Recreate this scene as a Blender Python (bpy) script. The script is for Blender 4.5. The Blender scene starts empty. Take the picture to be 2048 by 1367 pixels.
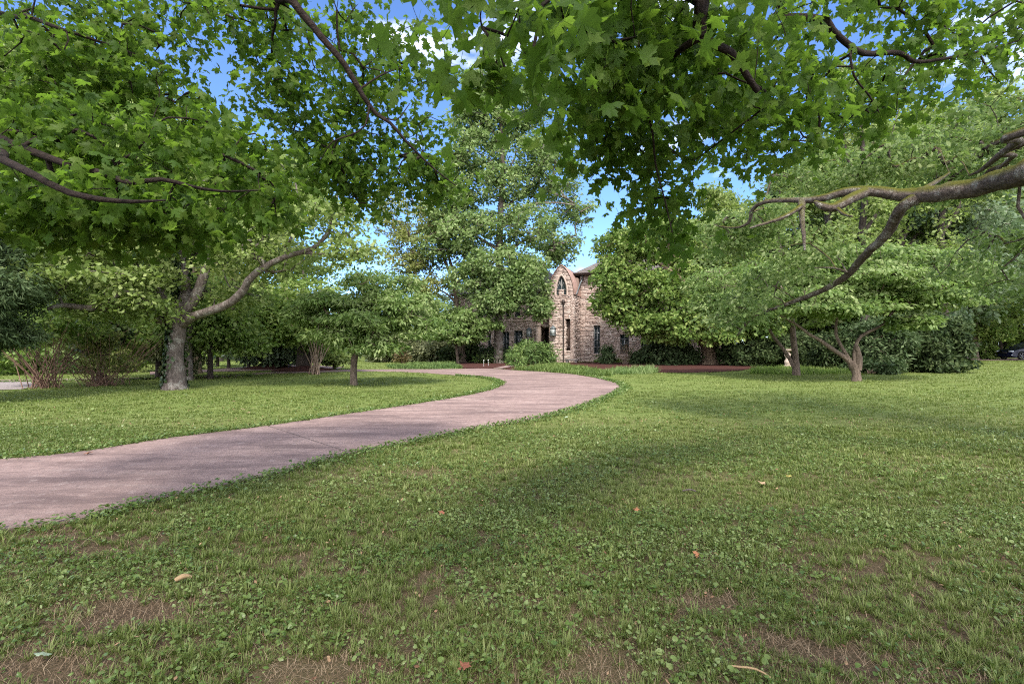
import bpy, math, random
import numpy as np
R = math.radians
rng = np.random.default_rng(7)
random.seed(7)
C = bpy.context.scene.collection
scene = bpy.context.scene

# ------------------------------------------------------------------ measuring
FOC, HOR, CAMH = 1000.0, 688.0, 1.5          # photo pixels (2048 wide), horizon row, eye height
def G(px, py):                                # a point on the ground seen at that pixel
    d = CAMH * FOC / (py - HOR)
    return np.array([(px - 1024) / FOC * d, d])
def P(px, py, d):                             # a point at depth d
    return np.array([(px - 1024) / FOC * d, d, CAMH + (HOR - py) / FOC * d])
def E(px, py, d, rx, ry, rd, n):              # ellipsoid: centre, radii, number of clumps
    return (P(px, py, d), np.array([rx * d / FOC, rd, ry * d / FOC]), n)

# ------------------------------------------------------------------ mesh builder
class MB:
    def __init__(s):
        s.V = []; s.F = {}; s.A = []; s.n = 0
    def add(s, V, F, a=0.5):
        V = np.asarray(V, dtype=np.float64).reshape(-1, 3)
        F = np.asarray(F, dtype=np.int64)
        s.F.setdefault(F.shape[1], []).append(F + s.n)
        s.V.append(V)
        s.A.append(np.full(len(V), a, dtype=np.float64) if np.isscalar(a) else np.asarray(a, dtype=np.float64))
        s.n += len(V)
    def box(s, c, size, rz=0.0, a=0.5, taper=1.0):
        h = np.array(size) / 2.0
        v = np.array([[x, y, z] for z in (-1, 1) for y in (-1, 1) for x in (-1, 1)], dtype=float)
        v[4:, :2] *= taper
        v = v * h
        cs, sn = math.cos(rz), math.sin(rz)
        v = np.stack([v[:, 0] * cs - v[:, 1] * sn, v[:, 0] * sn + v[:, 1] * cs, v[:, 2]], 1) + np.array(c)
        s.add(v, [[0, 2, 3, 1], [4, 5, 7, 6], [0, 1, 5, 4], [2, 6, 7, 3], [0, 4, 6, 2], [1, 3, 7, 5]], a)
    def tube(s, pts, rad, n=8, wob=0.0, a=0.5, cap=True):
        pts = np.asarray(pts, float); m = len(pts)
        rad = np.asarray(rad, float)
        t = np.gradient(pts, axis=0)
        t /= np.linalg.norm(t, axis=1, keepdims=True) + 1e-9
        up = np.array([0.0, 0.0, 1.0]) if abs(t[0, 2]) < 0.9 else np.array([1.0, 0.0, 0.0])
        u = np.cross(t[0], up); u /= np.linalg.norm(u)
        ring = []
        ang = np.linspace(0, 2 * np.pi, n, endpoint=False)
        for i in range(m):
            u = u - t[i] * np.dot(u, t[i]); u /= np.linalg.norm(u) + 1e-9
            w = np.cross(t[i], u)
            rr = rad[i] * (1 + (wob * (rng.random(n) - .5) if wob else 0))
            ring.append(pts[i] + (np.cos(ang) * rr)[:, None] * u + (np.sin(ang) * rr)[:, None] * w)
        V = np.concatenate(ring)
        i = np.arange(m - 1)[:, None] * n; j = np.arange(n)[None]
        k = (j + 1) % n
        F = np.stack([i + j, i + k, i + n + k, i + n + j], -1).reshape(-1, 4)
        s.add(V, F, a)
        if cap:
            s.add(np.concatenate([ring[-1], [pts[-1] + t[-1] * rad[-1] * .4]]), [[q, (q + 1) % n, n] for q in range(n)], a)
    def lathe(s, prof, c=(0, 0, 0), n=20, a=0.5):
        prof = np.array(prof, float); ang = np.linspace(0, 2 * np.pi, n, endpoint=False)
        V = np.stack([prof[:, 0, None] * np.cos(ang), prof[:, 0, None] * np.sin(ang), np.repeat(prof[:, 1, None], n, 1)], -1).reshape(-1, 3) + np.array(c)
        m = len(prof)
        F = [[i * n + j, i * n + (j + 1) % n, (i + 1) * n + (j + 1) % n, (i + 1) * n + j] for i in range(m - 1) for j in range(n)]
        s.add(V, F, a)
    def prism(s, poly, axis_vec, a=0.5):       # closed polygon of 3d points swept along a vector
        p = np.array(poly, float); n = len(p)
        q = p + np.array(axis_vec, float)
        s.add(np.concatenate([p, q]), [[i, (i + 1) % n, n + (i + 1) % n, n + i] for i in range(n)], a)
        s.poly(p[::-1], a); s.poly(q, a)
    def poly(s, p, a=0.5):
        p = np.array(p, float)
        s.add(p, [list(range(len(p)))], a)
    def build(s, name, mat, parent=None, smooth=False):
        V = np.concatenate(s.V); A = np.concatenate(s.A)
        me = bpy.data.meshes.new(name)
        me.vertices.add(len(V)); me.vertices.foreach_set('co', V.astype(np.float32).ravel())
        idx = []; tot = []
        for k in sorted(s.F):
            f = np.concatenate(s.F[k]); idx.append(f.ravel()); tot.append(np.full(len(f), k))
        idx = np.concatenate(idx); tot = np.concatenate(tot)
        me.loops.add(len(idx)); me.loops.foreach_set('vertex_index', idx.astype(np.int32))
        me.polygons.add(len(tot))
        st = np.concatenate([[0], np.cumsum(tot)[:-1]])
        me.polygons.foreach_set('loop_start', st.astype(np.int32))
        me.polygons.foreach_set('loop_total', tot.astype(np.int32))
        if smooth: me.polygons.foreach_set('use_smooth', np.ones(len(tot), dtype=bool))
        at = me.attributes.new('var', 'FLOAT', 'POINT'); at.data.foreach_set('value', A.astype(np.float32))
        me.update(calc_edges=True); me.validate()
        me.materials.append(mat)
        o = bpy.data.objects.new(name, me); C.objects.link(o)
        if parent: o.parent = parent
        return o

def tag(o, label=None, cat=None, group=None, kind=None):
    if label: o['label'] = label
    if cat: o['category'] = cat
    if group: o['group'] = group
    if kind: o['kind'] = kind
    return o
def empty(name, loc, rz=0.0):
    o = bpy.data.objects.new(name, None); C.objects.link(o)
    o.location = loc; o.rotation_euler = (0, 0, rz); o.empty_display_size = .2
    return o
def copy_tree(o, parent=None):
    c = o.copy(); C.objects.link(c)
    if parent: c.parent = parent
    for ch in [x for x in C.objects if x.parent == o]:
        copy_tree(ch, c)
    return c

def smooth_path(pts, step=0.25, jit=0.0):
    pts = np.asarray(pts, float)
    if len(pts) < 3:
        n = max(2, int(np.linalg.norm(pts[-1] - pts[0]) / step) + 1)
        t = np.linspace(0, 1, n)[:, None]
        out = pts[0] * (1 - t) + pts[-1] * t
    else:
        q = np.concatenate([[2 * pts[0] - pts[1]], pts, [2 * pts[-1] - pts[-2]]])
        out = []
        for i in range(1, len(q) - 2):
            L = np.linalg.norm(q[i + 1] - q[i]); n = max(2, int(L / step) + 1)
            t = np.linspace(0, 1, n, endpoint=False)[:, None]
            a, b, c, d = q[i - 1], q[i], q[i + 1], q[i + 2]
            out.append(.5 * (2 * b + (c - a) * t + (2 * a - 5 * b + 4 * c - d) * t ** 2 + (-a + 3 * b - 3 * c + d) * t ** 3))
        out.append(pts[-1:]); out = np.concatenate(out)
    if jit:
        out[1:-1] += rng.normal(0, jit, out[1:-1].shape)
    return out

_lat = rng.random((64, 64))
def vnoise(x, y, s):
    x = np.asarray(x) / s; y = np.asarray(y) / s
    i = np.floor(x).astype(int); j = np.floor(y).astype(int)
    fx = x - i; fy = y - j; fx = fx * fx * (3 - 2 * fx); fy = fy * fy * (3 - 2 * fy)
    g = lambda a, b: _lat[a % 64, b % 64]
    return (g(i, j) * (1 - fx) + g(i + 1, j) * fx) * (1 - fy) + (g(i, j + 1) * (1 - fx) + g(i + 1, j + 1) * fx) * fy
def inside(poly, x, y):
    r = np.zeros(len(x), bool); n = len(poly)
    for i in range(n):
        x0, y0 = poly[i]; x1, y1 = poly[(i + 1) % n]
        if y0 == y1: continue
        c = ((y0 > y) != (y1 > y)) & (x < (x1 - x0) * (y - y0) / (y1 - y0) + x0)
        r ^= c
    return r

# ------------------------------------------------------------------ materials
class NT:
    def __init__(s, name):
        s.m = bpy.data.materials.new(name); s.m.use_nodes = True
        s.t = s.m.node_tree; s.t.nodes.clear()
        s.out = s.n('ShaderNodeOutputMaterial')
    def n(s, ty, **kw):
        x = s.t.nodes.new(ty)
        for k, v in kw.items():
            if k.startswith('_'): x.inputs[k[1:].replace('_', ' ')].default_value = v
            else: setattr(x, k, v)
        return x
    def l(s, a, b): s.t.links.new(a, b)
    def ramp(s, fac, stops, mode='LINEAR'):
        r = s.n('ShaderNodeValToRGB'); r.color_ramp.interpolation = mode
        e = r.color_ramp.elements
        while len(e) < len(stops): e.new(.5)
        for k, (p, c) in enumerate(stops):
            e[k].position = p; e[k].color = (c[0], c[1], c[2], 1) if not np.isscalar(c) else (c, c, c, 1)
        if fac is not None: s.l(fac, r.inputs['Fac'])
        return r
    def noise(s, vec, scale, detail=4, rough=.6):
        x = s.n('ShaderNodeTexNoise'); x.inputs['Scale'].default_value = scale
        x.inputs['Detail'].default_value = detail; x.inputs['Roughness'].default_value = rough
        if vec is not None: s.l(vec, x.inputs['Vector'])
        return x.outputs['Fac']
    def mix(s, fac, a, b, mode='MIX'):
        x = s.n('ShaderNodeMix', data_type='RGBA', blend_type=mode)
        for v, k in ((fac, 0), (a, 6), (b, 7)):
            if hasattr(v, 'links'): s.l(v, x.inputs[k])
            elif k == 0: x.inputs[0].default_value = v
            else: x.inputs[k].default_value = (*v, 1)
        return x.outputs[2]
    def pos(s):
        return s.n('ShaderNodeNewGeometry').outputs['Position']
    def obj(s):
        return s.n('ShaderNodeTexCoord').outputs['Object']
    def var(s):
        return s.n('ShaderNodeAttribute', attribute_name='var').outputs['Fac']
    def bsdf(s, col, rough=.8, spec=.3, metal=0.0, bump=None, bstr=.3, bdist=.02):
        b = s.n('ShaderNodeBsdfPrincipled')
        if hasattr(col, 'links'): s.l(col, b.inputs['Base Color'])
        else: b.inputs['Base Color'].default_value = (*col, 1)
        if hasattr(rough, 'links'): s.l(rough, b.inputs['Roughness'])
        else: b.inputs['Roughness'].default_value = rough
        b.inputs['Specular IOR Level'].default_value = spec
        b.inputs['Metallic'].default_value = metal
        if bump is not None:
            k = s.n('ShaderNodeBump'); k.inputs['Strength'].default_value = bstr; k.inputs['Distance'].default_value = bdist
            s.l(bump, k.inputs['Height']); s.l(k.outputs['Normal'], b.inputs['Normal'])
        s.l(b.outputs[0], s.out.inputs['Surface'])
        return b

def leaf_mat(name, dark, mid, light, trans=.4, rough=.5, spec=.2, tcol=None, odd=None):
    m = NT(name)
    v = m.var()
    stops = [(0.0, dark), (.45, mid), (.93, light)]
    if odd: stops += [(.985, light), (1.0, odd)]
    r = m.ramp(v, stops)
    b = m.bsdf(r.outputs['Color'], rough, spec)
    t = m.n('ShaderNodeBsdfTranslucent')
    tc = tcol or tuple(c * k for c, k in zip(mid, (1.5, 1.6, .8)))
    m.l(m.mix(.5, r.outputs['Color'], tc), t.inputs['Color'])
    x = m.n('ShaderNodeMixShader'); x.inputs[0].default_value = trans
    m.l(b.outputs[0], x.inputs[1]); m.l(t.outputs[0], x.inputs[2])
    m.l(x.outputs[0], m.out.inputs['Surface'])
    return m.m

def bark_mat(name, dark, light, scale=6.0, lichen=None, moss=None, zs=.25):
    m = NT(name)
    mp = m.n('ShaderNodeMapping'); mp.inputs['Scale'].default_value = (1, 1, zs)
    m.l(m.obj(), mp.inputs['Vector'])
    n1 = m.noise(mp.outputs[0], scale * 3, 6, .7)
    n2 = m.noise(m.obj(), scale * .7, 4, .6)
    col = m.ramp(n1, [(.3, dark), (.7, light)]).outputs['Color']
    if lichen:
        f = m.ramp(n2, [(.52, 0.0), (.62, 1.0)]).outputs['Color']
        n3 = m.noise(m.obj(), scale * 9, 3, .6)
        f3 = m.ramp(n3, [(.4, 0.0), (.6, 1.0)]).outputs['Color']
        col = m.mix(m.mix(1.0, f, f3, 'MULTIPLY'), col, lichen)
    if moss:
        nz = m.n('ShaderNodeSeparateXYZ'); m.l(m.n('ShaderNodeNewGeometry').outputs['Normal'], nz.inputs[0])
        f = m.ramp(nz.outputs['Z'], [(.05, 0.0), (.6, 1.0)]).outputs['Color']
        n4 = m.noise(m.obj(), 1.1, 3, .5)
        f4 = m.ramp(n4, [(.38, 0.0), (.48, 1.0)]).outputs['Color']
        col = m.mix(m.mix(1.0, f, f4, 'MULTIPLY'), col, moss)
    m.bsdf(col, .9, .2, bump=n1, bstr=1.0, bdist=.05)
    return m.m

def plain(name, col, rough=.6, spec=.3, metal=0.0, nscale=8.0, amt=.25):
    m = NT(name)
    n = m.noise(m.obj(), nscale, 4, .6)
    c = m.ramp(n, [(.3, tuple(x * (1 - amt) for x in col)), (.7, tuple(min(1, x * (1 + amt)) for x in col))]).outputs['Color']
    m.bsdf(c, rough, spec, metal, bump=n, bstr=.15)
    return m.m

M = {}
M['maple'] = leaf_mat('maple_leaf', (.030, .068, .010), (.062, .118, .017), (.135, .20, .036), .6, .5, .15, tcol=(.19, .34, .026))
M['green'] = leaf_mat('mid_green_leaf', (.06, .105, .022), (.145, .22, .05), (.29, .35, .11), .48)
M['pale'] = leaf_mat('pale_leaf', (.075, .115, .032), (.18, .245, .068), (.33, .375, .15), .48)
M['dogwood'] = leaf_mat('dogwood_leaf', (.06, .11, .03), (.155, .23, .068), (.33, .39, .17), .48)
M['poplar'] = leaf_mat('poplar_leaf', (.065, .11, .038), (.155, .23, .078), (.31, .37, .165), .46)
M['olive'] = leaf_mat('olive_leaf', (.075, .095, .026), (.165, .195, .058), (.28, .29, .11), .42, odd=(.38, .22, .08))
M['bluegreen'] = leaf_mat('blue_green_leaf', (.05, .085, .045), (.125, .18, .098), (.27, .32, .21), .42)
M['yew'] = leaf_mat('yew_needle', (.014, .026, .009), (.034, .055, .019), (.09, .118, .045), .2, .55, .12)
M['yewlight'] = leaf_mat('light_yew_needle', (.035, .07, .02), (.085, .14, .038), (.18, .24, .07), .25)
M['hemlock'] = leaf_mat('hemlock_needle', (.026, .044, .017), (.055, .088, .034), (.125, .165, .075), .25, .55, .12)
M['yellowgreen'] = leaf_mat('yellow_green_leaf', (.055, .105, .022), (.125, .195, .045), (.30, .36, .11), .45)
M['viburnum'] = leaf_mat('viburnum_leaf', (.08, .095, .045), (.18, .20, .10), (.33, .34, .19), .35, odd=(.45, .25, .16))
M['twiggy'] = leaf_mat('dry_brown_leaf', (.05, .045, .02), (.13, .10, .045), (.22, .18, .08), .3)
M['ivy'] = leaf_mat('ivy_leaf', (.012, .028, .008), (.028, .055, .016), (.06, .095, .03), .2, .4, .5)
M['grasscover'] = leaf_mat('cover_blade', (.04, .075, .016), (.095, .145, .034), (.19, .24, .07), .3)
M['grass'] = leaf_mat('grass_blade', (.062, .094, .018), (.128, .168, .038), (.235, .26, .088), .35, .5, .3)
M['straw'] = leaf_mat('dead_straw', (.12, .075, .045), (.21, .145, .09), (.34, .26, .17), .1, .8, .1)
M['weed'] = leaf_mat('weed_leaf', (.045, .088, .016), (.10, .155, .03), (.21, .26, .09), .3, .36, .4)
M['bark_grey'] = bark_mat('grey_bark', (.035, .027, .023), (.19, .155, .135), 5.0, lichen=(.29, .28, .245))
M['bark_limb'] = bark_mat('lichen_bark', (.03, .024, .02), (.19, .15, .125), 9.0, lichen=(.36, .35, .31), moss=(.085, .085, .010), zs=1)
M['bark_dark'] = bark_mat('dark_bark', (.02, .016, .013), (.07, .055, .046), 6.0)
M['bark_brown'] = bark_mat('brown_bark', (.05, .036, .028), (.19, .145, .11), 5.0)
M['bark_maple'] = bark_mat('maple_twig_bark', (.012, .008, .006), (.045, .03, .024), 9.0, zs=1)
M['bark_hollow'] = bark_mat('torn_bark', (.03, .02, .015), (.30, .22, .15), 3.0, zs=.12)
M['stem_red'] = plain('reddish_stem', (.15, .088, .064), .8)
M['stem_tan'] = plain('tan_stem', (.20, .145, .11), .8)

# ------------------------------------------------------------------ leaves
_half = [(0, 0), (.15, -.09), (.34, -.12), (.30, .03), (.50, .12), (.46, .24), (.66, .42), (.44, .45), (.40, .54), (.18, .44), (.17, .60), (.26, .70), (.12, .76), (0, 1)]
def maple_template():
    o = _half + [(-x, y) for x, y in _half[-2:0:-1]]
    o = np.array([(0, .33)] + o)
    z = -.42 * np.abs(o[:, 0]) ** 1.25 + .12 * o[:, 1] - .34 * o[:, 1] ** 2 + .05 * np.sin(9 * o[:, 0] + 4 * o[:, 1])
    V = np.column_stack([o, z]); n = len(o) - 1
    V = np.concatenate([V, [(-.014, .02, 0), (.014, .02, 0), (.012, -.62, .16), (-.012, -.62, .16)]])   # with its stalk
    return V, np.array([[0, 1 + i, 1 + (i + 1) % n] for i in range(n)] + [[n + 1, n + 2, n + 3], [n + 1, n + 3, n + 4]])
def maple_simple():
    o = np.array([(0, .33), (0, -.02), (.34, -.12), (.3, .08), (.66, .42), (.2, .46), (0, 1), (-.2, .46), (-.66, .42), (-.3, .08), (-.34, -.12)])
    V = np.column_stack([o, -.28 * np.abs(o[:, 0]) ** 1.3]); n = 10
    return V, np.array([[0, 1 + i, 1 + (i + 1) % n] for i in range(n)])
def oval_template(w=.55):
    V = np.array([(0, 0, 0), (w * .42, .28, -.08), (w * .46, .62, -.10), (0, 1, -.16), (-w * .46, .62, -.10), (-w * .42, .28, -.08), (0, .45, .03)])
    return V, np.array([[6, i, (i + 1) % 6] for i in range(6)])
def diamond(w=.6):
    return np.array([(0, 0, 0), (w * .5, .45, -.07), (0, 1, -.1), (-w * .5, .45, -.07)]), np.array([[0, 1, 2, 3]])
def round_template():                          # heart shaped weed leaf, folded along its midrib
    h = [(0, .12), (.16, -.02), (.36, .06), (.47, .30), (.42, .58), (.24, .84), (0, 1.0)]
    o = np.array([(0, .42)] + h + [(-x, y) for x, y in h[-2:0:-1]]); n = len(o) - 1
    V = np.column_stack([o, .16 * np.abs(o[:, 0]) - .30 * (o[:, 1] - .4) ** 2])
    return V, np.array([[0, 1 + i, 1 + (i + 1) % n] for i in range(n)])
T_MAPLE, T_MAPLE_S, T_OVAL, T_DIA, T_ROUND = maple_template(), maple_simple(), oval_template(), diamond(), round_template()
T_NEEDLE = diamond(.22); T_LONG = diamond(.38)

def put_leaves(mb, tpl, pos, nrm, tan, size, var):
    V, F = tpl
    nrm = nrm / (np.linalg.norm(nrm, axis=1, keepdims=True) + 1e-9)
    tan = tan - nrm * np.sum(tan * nrm, 1, keepdims=True)
    tan /= np.linalg.norm(tan, axis=1, keepdims=True) + 1e-9
    bi = np.cross(tan, nrm)
    k = len(V); n = len(pos)
    W = pos[:, None] + size[:, None, None] * (V[None, :, 0, None] * bi[:, None] + V[None, :, 1, None] * tan[:, None] + V[None, :, 2, None] * nrm[:, None])
    FF = (np.arange(n) * k)[:, None, None] + F[None]
    mb.add(W.reshape(-1, 3), FF.reshape(-1, F.shape[1]), np.repeat(var, k))

def sample_ell(c, r, n, inner=.3):
    d = rng.normal(size=(n, 3)); d /= np.linalg.norm(d, axis=1, keepdims=True)
    q = (inner ** 3 + (1 - inner ** 3) * rng.random(n)) ** (1 / 3)
    return c + d * r * q[:, None]

def tree(name, label, cat, base, limbs, ells, leaf, bark, tpl=T_DIA, lsize=.14, per=45, clump=.5, flat=.55, droop=.3, upw=.7,
         twig=.012, nside=9, group=None, step=.3, wob=.12, inner=.3, zmin=.15, twigs=True, trunk_name='trunk', crown_name='crown', spread=.7, keep=None, tside=4, dens=1.2):
    """limbs: (points, radii-or-(r0,r1)); ells: clump volumes. Clumps are joined twig by twig to the nearest wood."""
    root = empty(name, (base[0], base[1], 0)); tag(root, label, cat, group)
    off = np.array([base[0], base[1], 0.0])
    wood = MB(); nodes = []; nrad = []
    for pts, rad in limbs:
        pts = np.asarray(pts, float)
        sp = smooth_path(pts, step)
        k = len(sp)
        s0 = np.linspace(0, 1, len(pts)) if len(rad) == len(pts) else np.linspace(0, 1, len(rad))
        if len(rad) == len(pts):
            L = np.concatenate([[0], np.cumsum(np.linalg.norm(np.diff(pts, axis=0), axis=1))]); s0 = L / L[-1]
        Ls = np.concatenate([[0], np.cumsum(np.linalg.norm(np.diff(sp, axis=0), axis=1))]); Ls /= Ls[-1]
        rr = np.interp(Ls, s0, rad)
        if k > 3: sp[1:-1] += rng.normal(0, 1, (k - 2, 3)) * rr[1:-1, None] * np.clip(np.arange(1, k - 1) - 3, 0, 1)[:, None] * .06
        wood.tube(sp - off, rr, nside, wob)
        nodes.append(sp); nrad.append(rr)
    nodes = np.concatenate(nodes); nrad = np.concatenate(nrad)
    skip = (nodes[:, 2] < .35 * nodes[:, 2].max()) & (nrad > .7 * nrad.max())
    if (~skip).sum() > 3: nodes = nodes[~skip]; nrad = nrad[~skip]
    cl = []
    for c, r, n in ells: cl.append(sample_ell(np.asarray(c), np.asarray(r), n, inner))
    cl = np.concatenate(cl)
    cl = cl[cl[:, 2] > zmin]
    if keep is not None: cl = cl[keep(cl)]
    n0 = len(nodes)
    if twigs:
        d0 = np.min(np.linalg.norm(cl[:, None] - nodes[None, ::2], axis=2), axis=1) if len(nodes) > 2 else np.zeros(len(cl))
        cl = cl[np.argsort(d0)]
        allp = np.zeros((n0 + 2 * len(cl), 3)); allp[:n0] = nodes
        par = np.full(n0 + 2 * len(cl), -1); cnt = np.ones(n0 + 2 * len(cl)); m = n0
        for c in cl:
            dv = allp[:m] - c
            dist = np.einsum('ij,ij->i', dv, dv) + np.where(dv[:, 2] > .5, 1.0, 0)
            p = int(np.argmin(dist))
            mid = .5 * (allp[p] + c) + np.array([0, 0, .06]) * math.sqrt(dist[p]) + rng.normal(0, .05, 3) * math.sqrt(dist[p])
            allp[m] = mid; par[m] = p; allp[m + 1] = c; par[m + 1] = m; m += 2
        for i in range(m - 1, n0 - 1, -1):
            if par[i] >= n0: cnt[par[i]] += cnt[i]
        for i in range(n0, m, 2):
            p = par[i]
            r1 = twig * math.sqrt(cnt[i]); r2 = twig * math.sqrt(max(1, cnt[i + 1])) * .85
            cap = nrad[p] * .8 if p < n0 else 9
            r1 = min(r1, cap); r2 = min(r2, cap)
            wood.tube(np.array([allp[p], allp[i], allp[i + 1]]) - off, [r1, r1 * .95, r2], tside, 0, cap=False)
    wood.build(trunk_name, bark, root, smooth=True)
    nl = np.maximum(3, rng.poisson(per * dens, len(cl)))
    ci = np.repeat(np.arange(len(cl)), nl); n = len(ci)
    cr = clump * (.6 + .8 * rng.random(len(cl)))
    o = rng.normal(size=(n, 3)); o /= np.linalg.norm(o, axis=1, keepdims=True)
    o *= (rng.random(n) ** .45)[:, None]
    o[:, 2] = o[:, 2] * flat - droop * (o[:, 0] ** 2 + o[:, 1] ** 2) * flat
    pos = cl[ci] + o * cr[ci][:, None]
    nrm = rng.normal(size=(n, 3)) * spread + np.array([0, 0, upw]) + o * .5
    tan = o * np.array([1, 1, .3]) + rng.normal(size=(n, 3)) * .5 - np.array([0, 0, droop])
    var = np.clip(.55 * rng.random(n) + .45 * rng.random(len(cl))[ci] + rng.normal(0, .04, n), 0, 1)
    ok = pos[:, 2] > .03
    cm = MB(); sz = lsize * (.7 + .8 * rng.random(n)) * (1.0 if lsize < .08 else 1.22)
    put_leaves(cm, tpl, (pos - off)[ok], nrm[ok], tan[ok], sz[ok], var[ok])
    cm.build(crown_name, leaf, root)
    return root

# ------------------------------------------------------------------ world, sun, camera
SUN_AZ = np.array([.12, -.993]); SUN_EL = R(50)
w = bpy.data.worlds.new('World'); scene.world = w; w.use_nodes = True
nt = w.node_tree; nt.nodes.clear()
wo = nt.nodes.new('ShaderNodeOutputWorld'); bg = nt.nodes.new('ShaderNodeBackground')
sk = nt.nodes.new('ShaderNodeTexSky'); sk.sky_type = 'NISHITA'; sk.sun_disc = False
sk.sun_elevation = SUN_EL; sk.sun_rotation = math.atan2(SUN_AZ[0], SUN_AZ[1]); sk.air_density = .8; sk.dust_density = .2; sk.ozone_density = 3.5; sk.altitude = 300
tc = nt.nodes.new('ShaderNodeTexCoord')
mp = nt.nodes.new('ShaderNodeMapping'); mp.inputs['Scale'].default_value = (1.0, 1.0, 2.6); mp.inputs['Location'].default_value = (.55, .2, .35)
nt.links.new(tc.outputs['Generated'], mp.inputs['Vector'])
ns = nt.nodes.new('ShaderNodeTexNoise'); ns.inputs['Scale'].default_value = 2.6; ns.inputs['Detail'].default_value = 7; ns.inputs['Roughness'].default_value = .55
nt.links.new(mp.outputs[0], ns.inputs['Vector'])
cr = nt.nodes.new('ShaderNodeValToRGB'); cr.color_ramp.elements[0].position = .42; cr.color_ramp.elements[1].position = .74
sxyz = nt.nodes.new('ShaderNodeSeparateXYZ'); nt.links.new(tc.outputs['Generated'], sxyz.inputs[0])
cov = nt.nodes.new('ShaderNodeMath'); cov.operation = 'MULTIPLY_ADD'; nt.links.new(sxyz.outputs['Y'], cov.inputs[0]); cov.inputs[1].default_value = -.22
nt.links.new(ns.outputs['Fac'], cov.inputs[2])          # bright cloud added behind the camera, out of view, as front fill
d0 = nt.nodes.new('ShaderNodeVectorMath'); d0.operation = 'DOT_PRODUCT'; nt.links.new(tc.outputs['Generated'], d0.inputs[0]); d0.inputs[1].default_value = (-.10, .848, .52)
mr = nt.nodes.new('ShaderNodeMapRange'); nt.links.new(d0.outputs['Value'], mr.inputs['Value'])
mr.inputs['From Min'].default_value = .982; mr.inputs['From Max'].default_value = .999; mr.inputs['To Min'].default_value = 0; mr.inputs['To Max'].default_value = .12
ad = nt.nodes.new('ShaderNodeMath'); ad.operation = 'ADD'; nt.links.new(cov.outputs[0], ad.inputs[0]); nt.links.new(mr.outputs[0], ad.inputs[1])
nt.links.new(ad.outputs[0], cr.inputs['Fac'])            # one cloud standing over the tall tree
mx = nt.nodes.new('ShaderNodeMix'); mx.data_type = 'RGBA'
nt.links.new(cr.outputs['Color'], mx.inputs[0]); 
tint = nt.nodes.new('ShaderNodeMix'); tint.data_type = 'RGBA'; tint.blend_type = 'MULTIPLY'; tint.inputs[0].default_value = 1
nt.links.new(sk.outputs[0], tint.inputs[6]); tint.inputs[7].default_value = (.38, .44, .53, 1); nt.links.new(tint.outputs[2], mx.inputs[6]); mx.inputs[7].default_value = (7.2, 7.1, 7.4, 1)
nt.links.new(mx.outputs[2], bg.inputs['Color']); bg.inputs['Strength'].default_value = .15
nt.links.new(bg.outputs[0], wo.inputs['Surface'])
sl = bpy.data.lights.new('sun', 'SUN'); sl.energy = 1.5; sl.angle = R(11.0); sl.color = (1, .94, .84)
so = bpy.data.objects.new('sun', sl); C.objects.link(so)
from mathutils import Vector
sd = Vector((SUN_AZ[0] * math.cos(SUN_EL), SUN_AZ[1] * math.cos(SUN_EL), math.sin(SUN_EL)))
so.rotation_euler = sd.to_track_quat('Z', 'Y').to_euler(); so.location = (-20, -15, 30)
cd = bpy.data.cameras.new('camera'); cam = bpy.data.objects.new('camera', cd); C.objects.link(cam)
cam.location = (0, 0, CAMH); cd.sensor_width = 36; cd.lens = 36 * FOC / 2048
cam.rotation_euler = (R(90) + math.atan((HOR - 683.5) / FOC), 0, 0); cd.clip_end = 2000; cd.clip_start = .05
scene.camera = cam
scene.view_settings.view_transform = 'Standard'; scene.view_settings.look = 'None'
scene.view_settings.exposure = 2.2; scene.view_settings.gamma = 1
scene.cycles.max_bounces = 10; scene.cycles.transmission_bounces = 8; scene.cycles.diffuse_bounces = 6
scene.cycles.use_denoising = False; scene.cycles.use_adaptive_sampling = False; scene.cycles.sample_clamp_indirect = 6; scene.render.filter_size = 1.1; scene.cycles.filter_width = 1.1

# ------------------------------------------------------------------ ground, drive, beds
def lawn_mat():
    m = NT('lawn_soil'); p = m.pos()
    n1 = m.noise(p, .55, 5, .6); n2 = m.noise(p, 7, 5, .7); n3 = m.noise(p, 60, 4, .7)
    near = m.ramp(n3, [(.3, (.035, .03, .016)), (.55, (.11, .075, .045)), (.75, (.22, .15, .105))]).outputs['Color']
    far = m.ramp(n2, [(.3, (.075, .11, .025)), (.55, (.125, .168, .042)), (.75, (.20, .235, .08))]).outputs['Color']
    sy = m.n('ShaderNodeSeparateXYZ'); m.l(p, sy.inputs[0])
    f = m.n('ShaderNodeMapRange'); m.l(sy.outputs['Y'], f.inputs['Value'])
    f.inputs['From Min'].default_value = 4; f.inputs['From Max'].default_value = 11
    c = m.mix(f.outputs[0], near, far)
    c = m.mix(m.ramp(n1, [(.35, 0.0), (.7, .35)]).outputs['Color'], c, (.15, .15, .05))
    m.bsdf(c, .95, .1, bump=n3, bstr=.8, bdist=.03)
    return m.m
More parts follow.
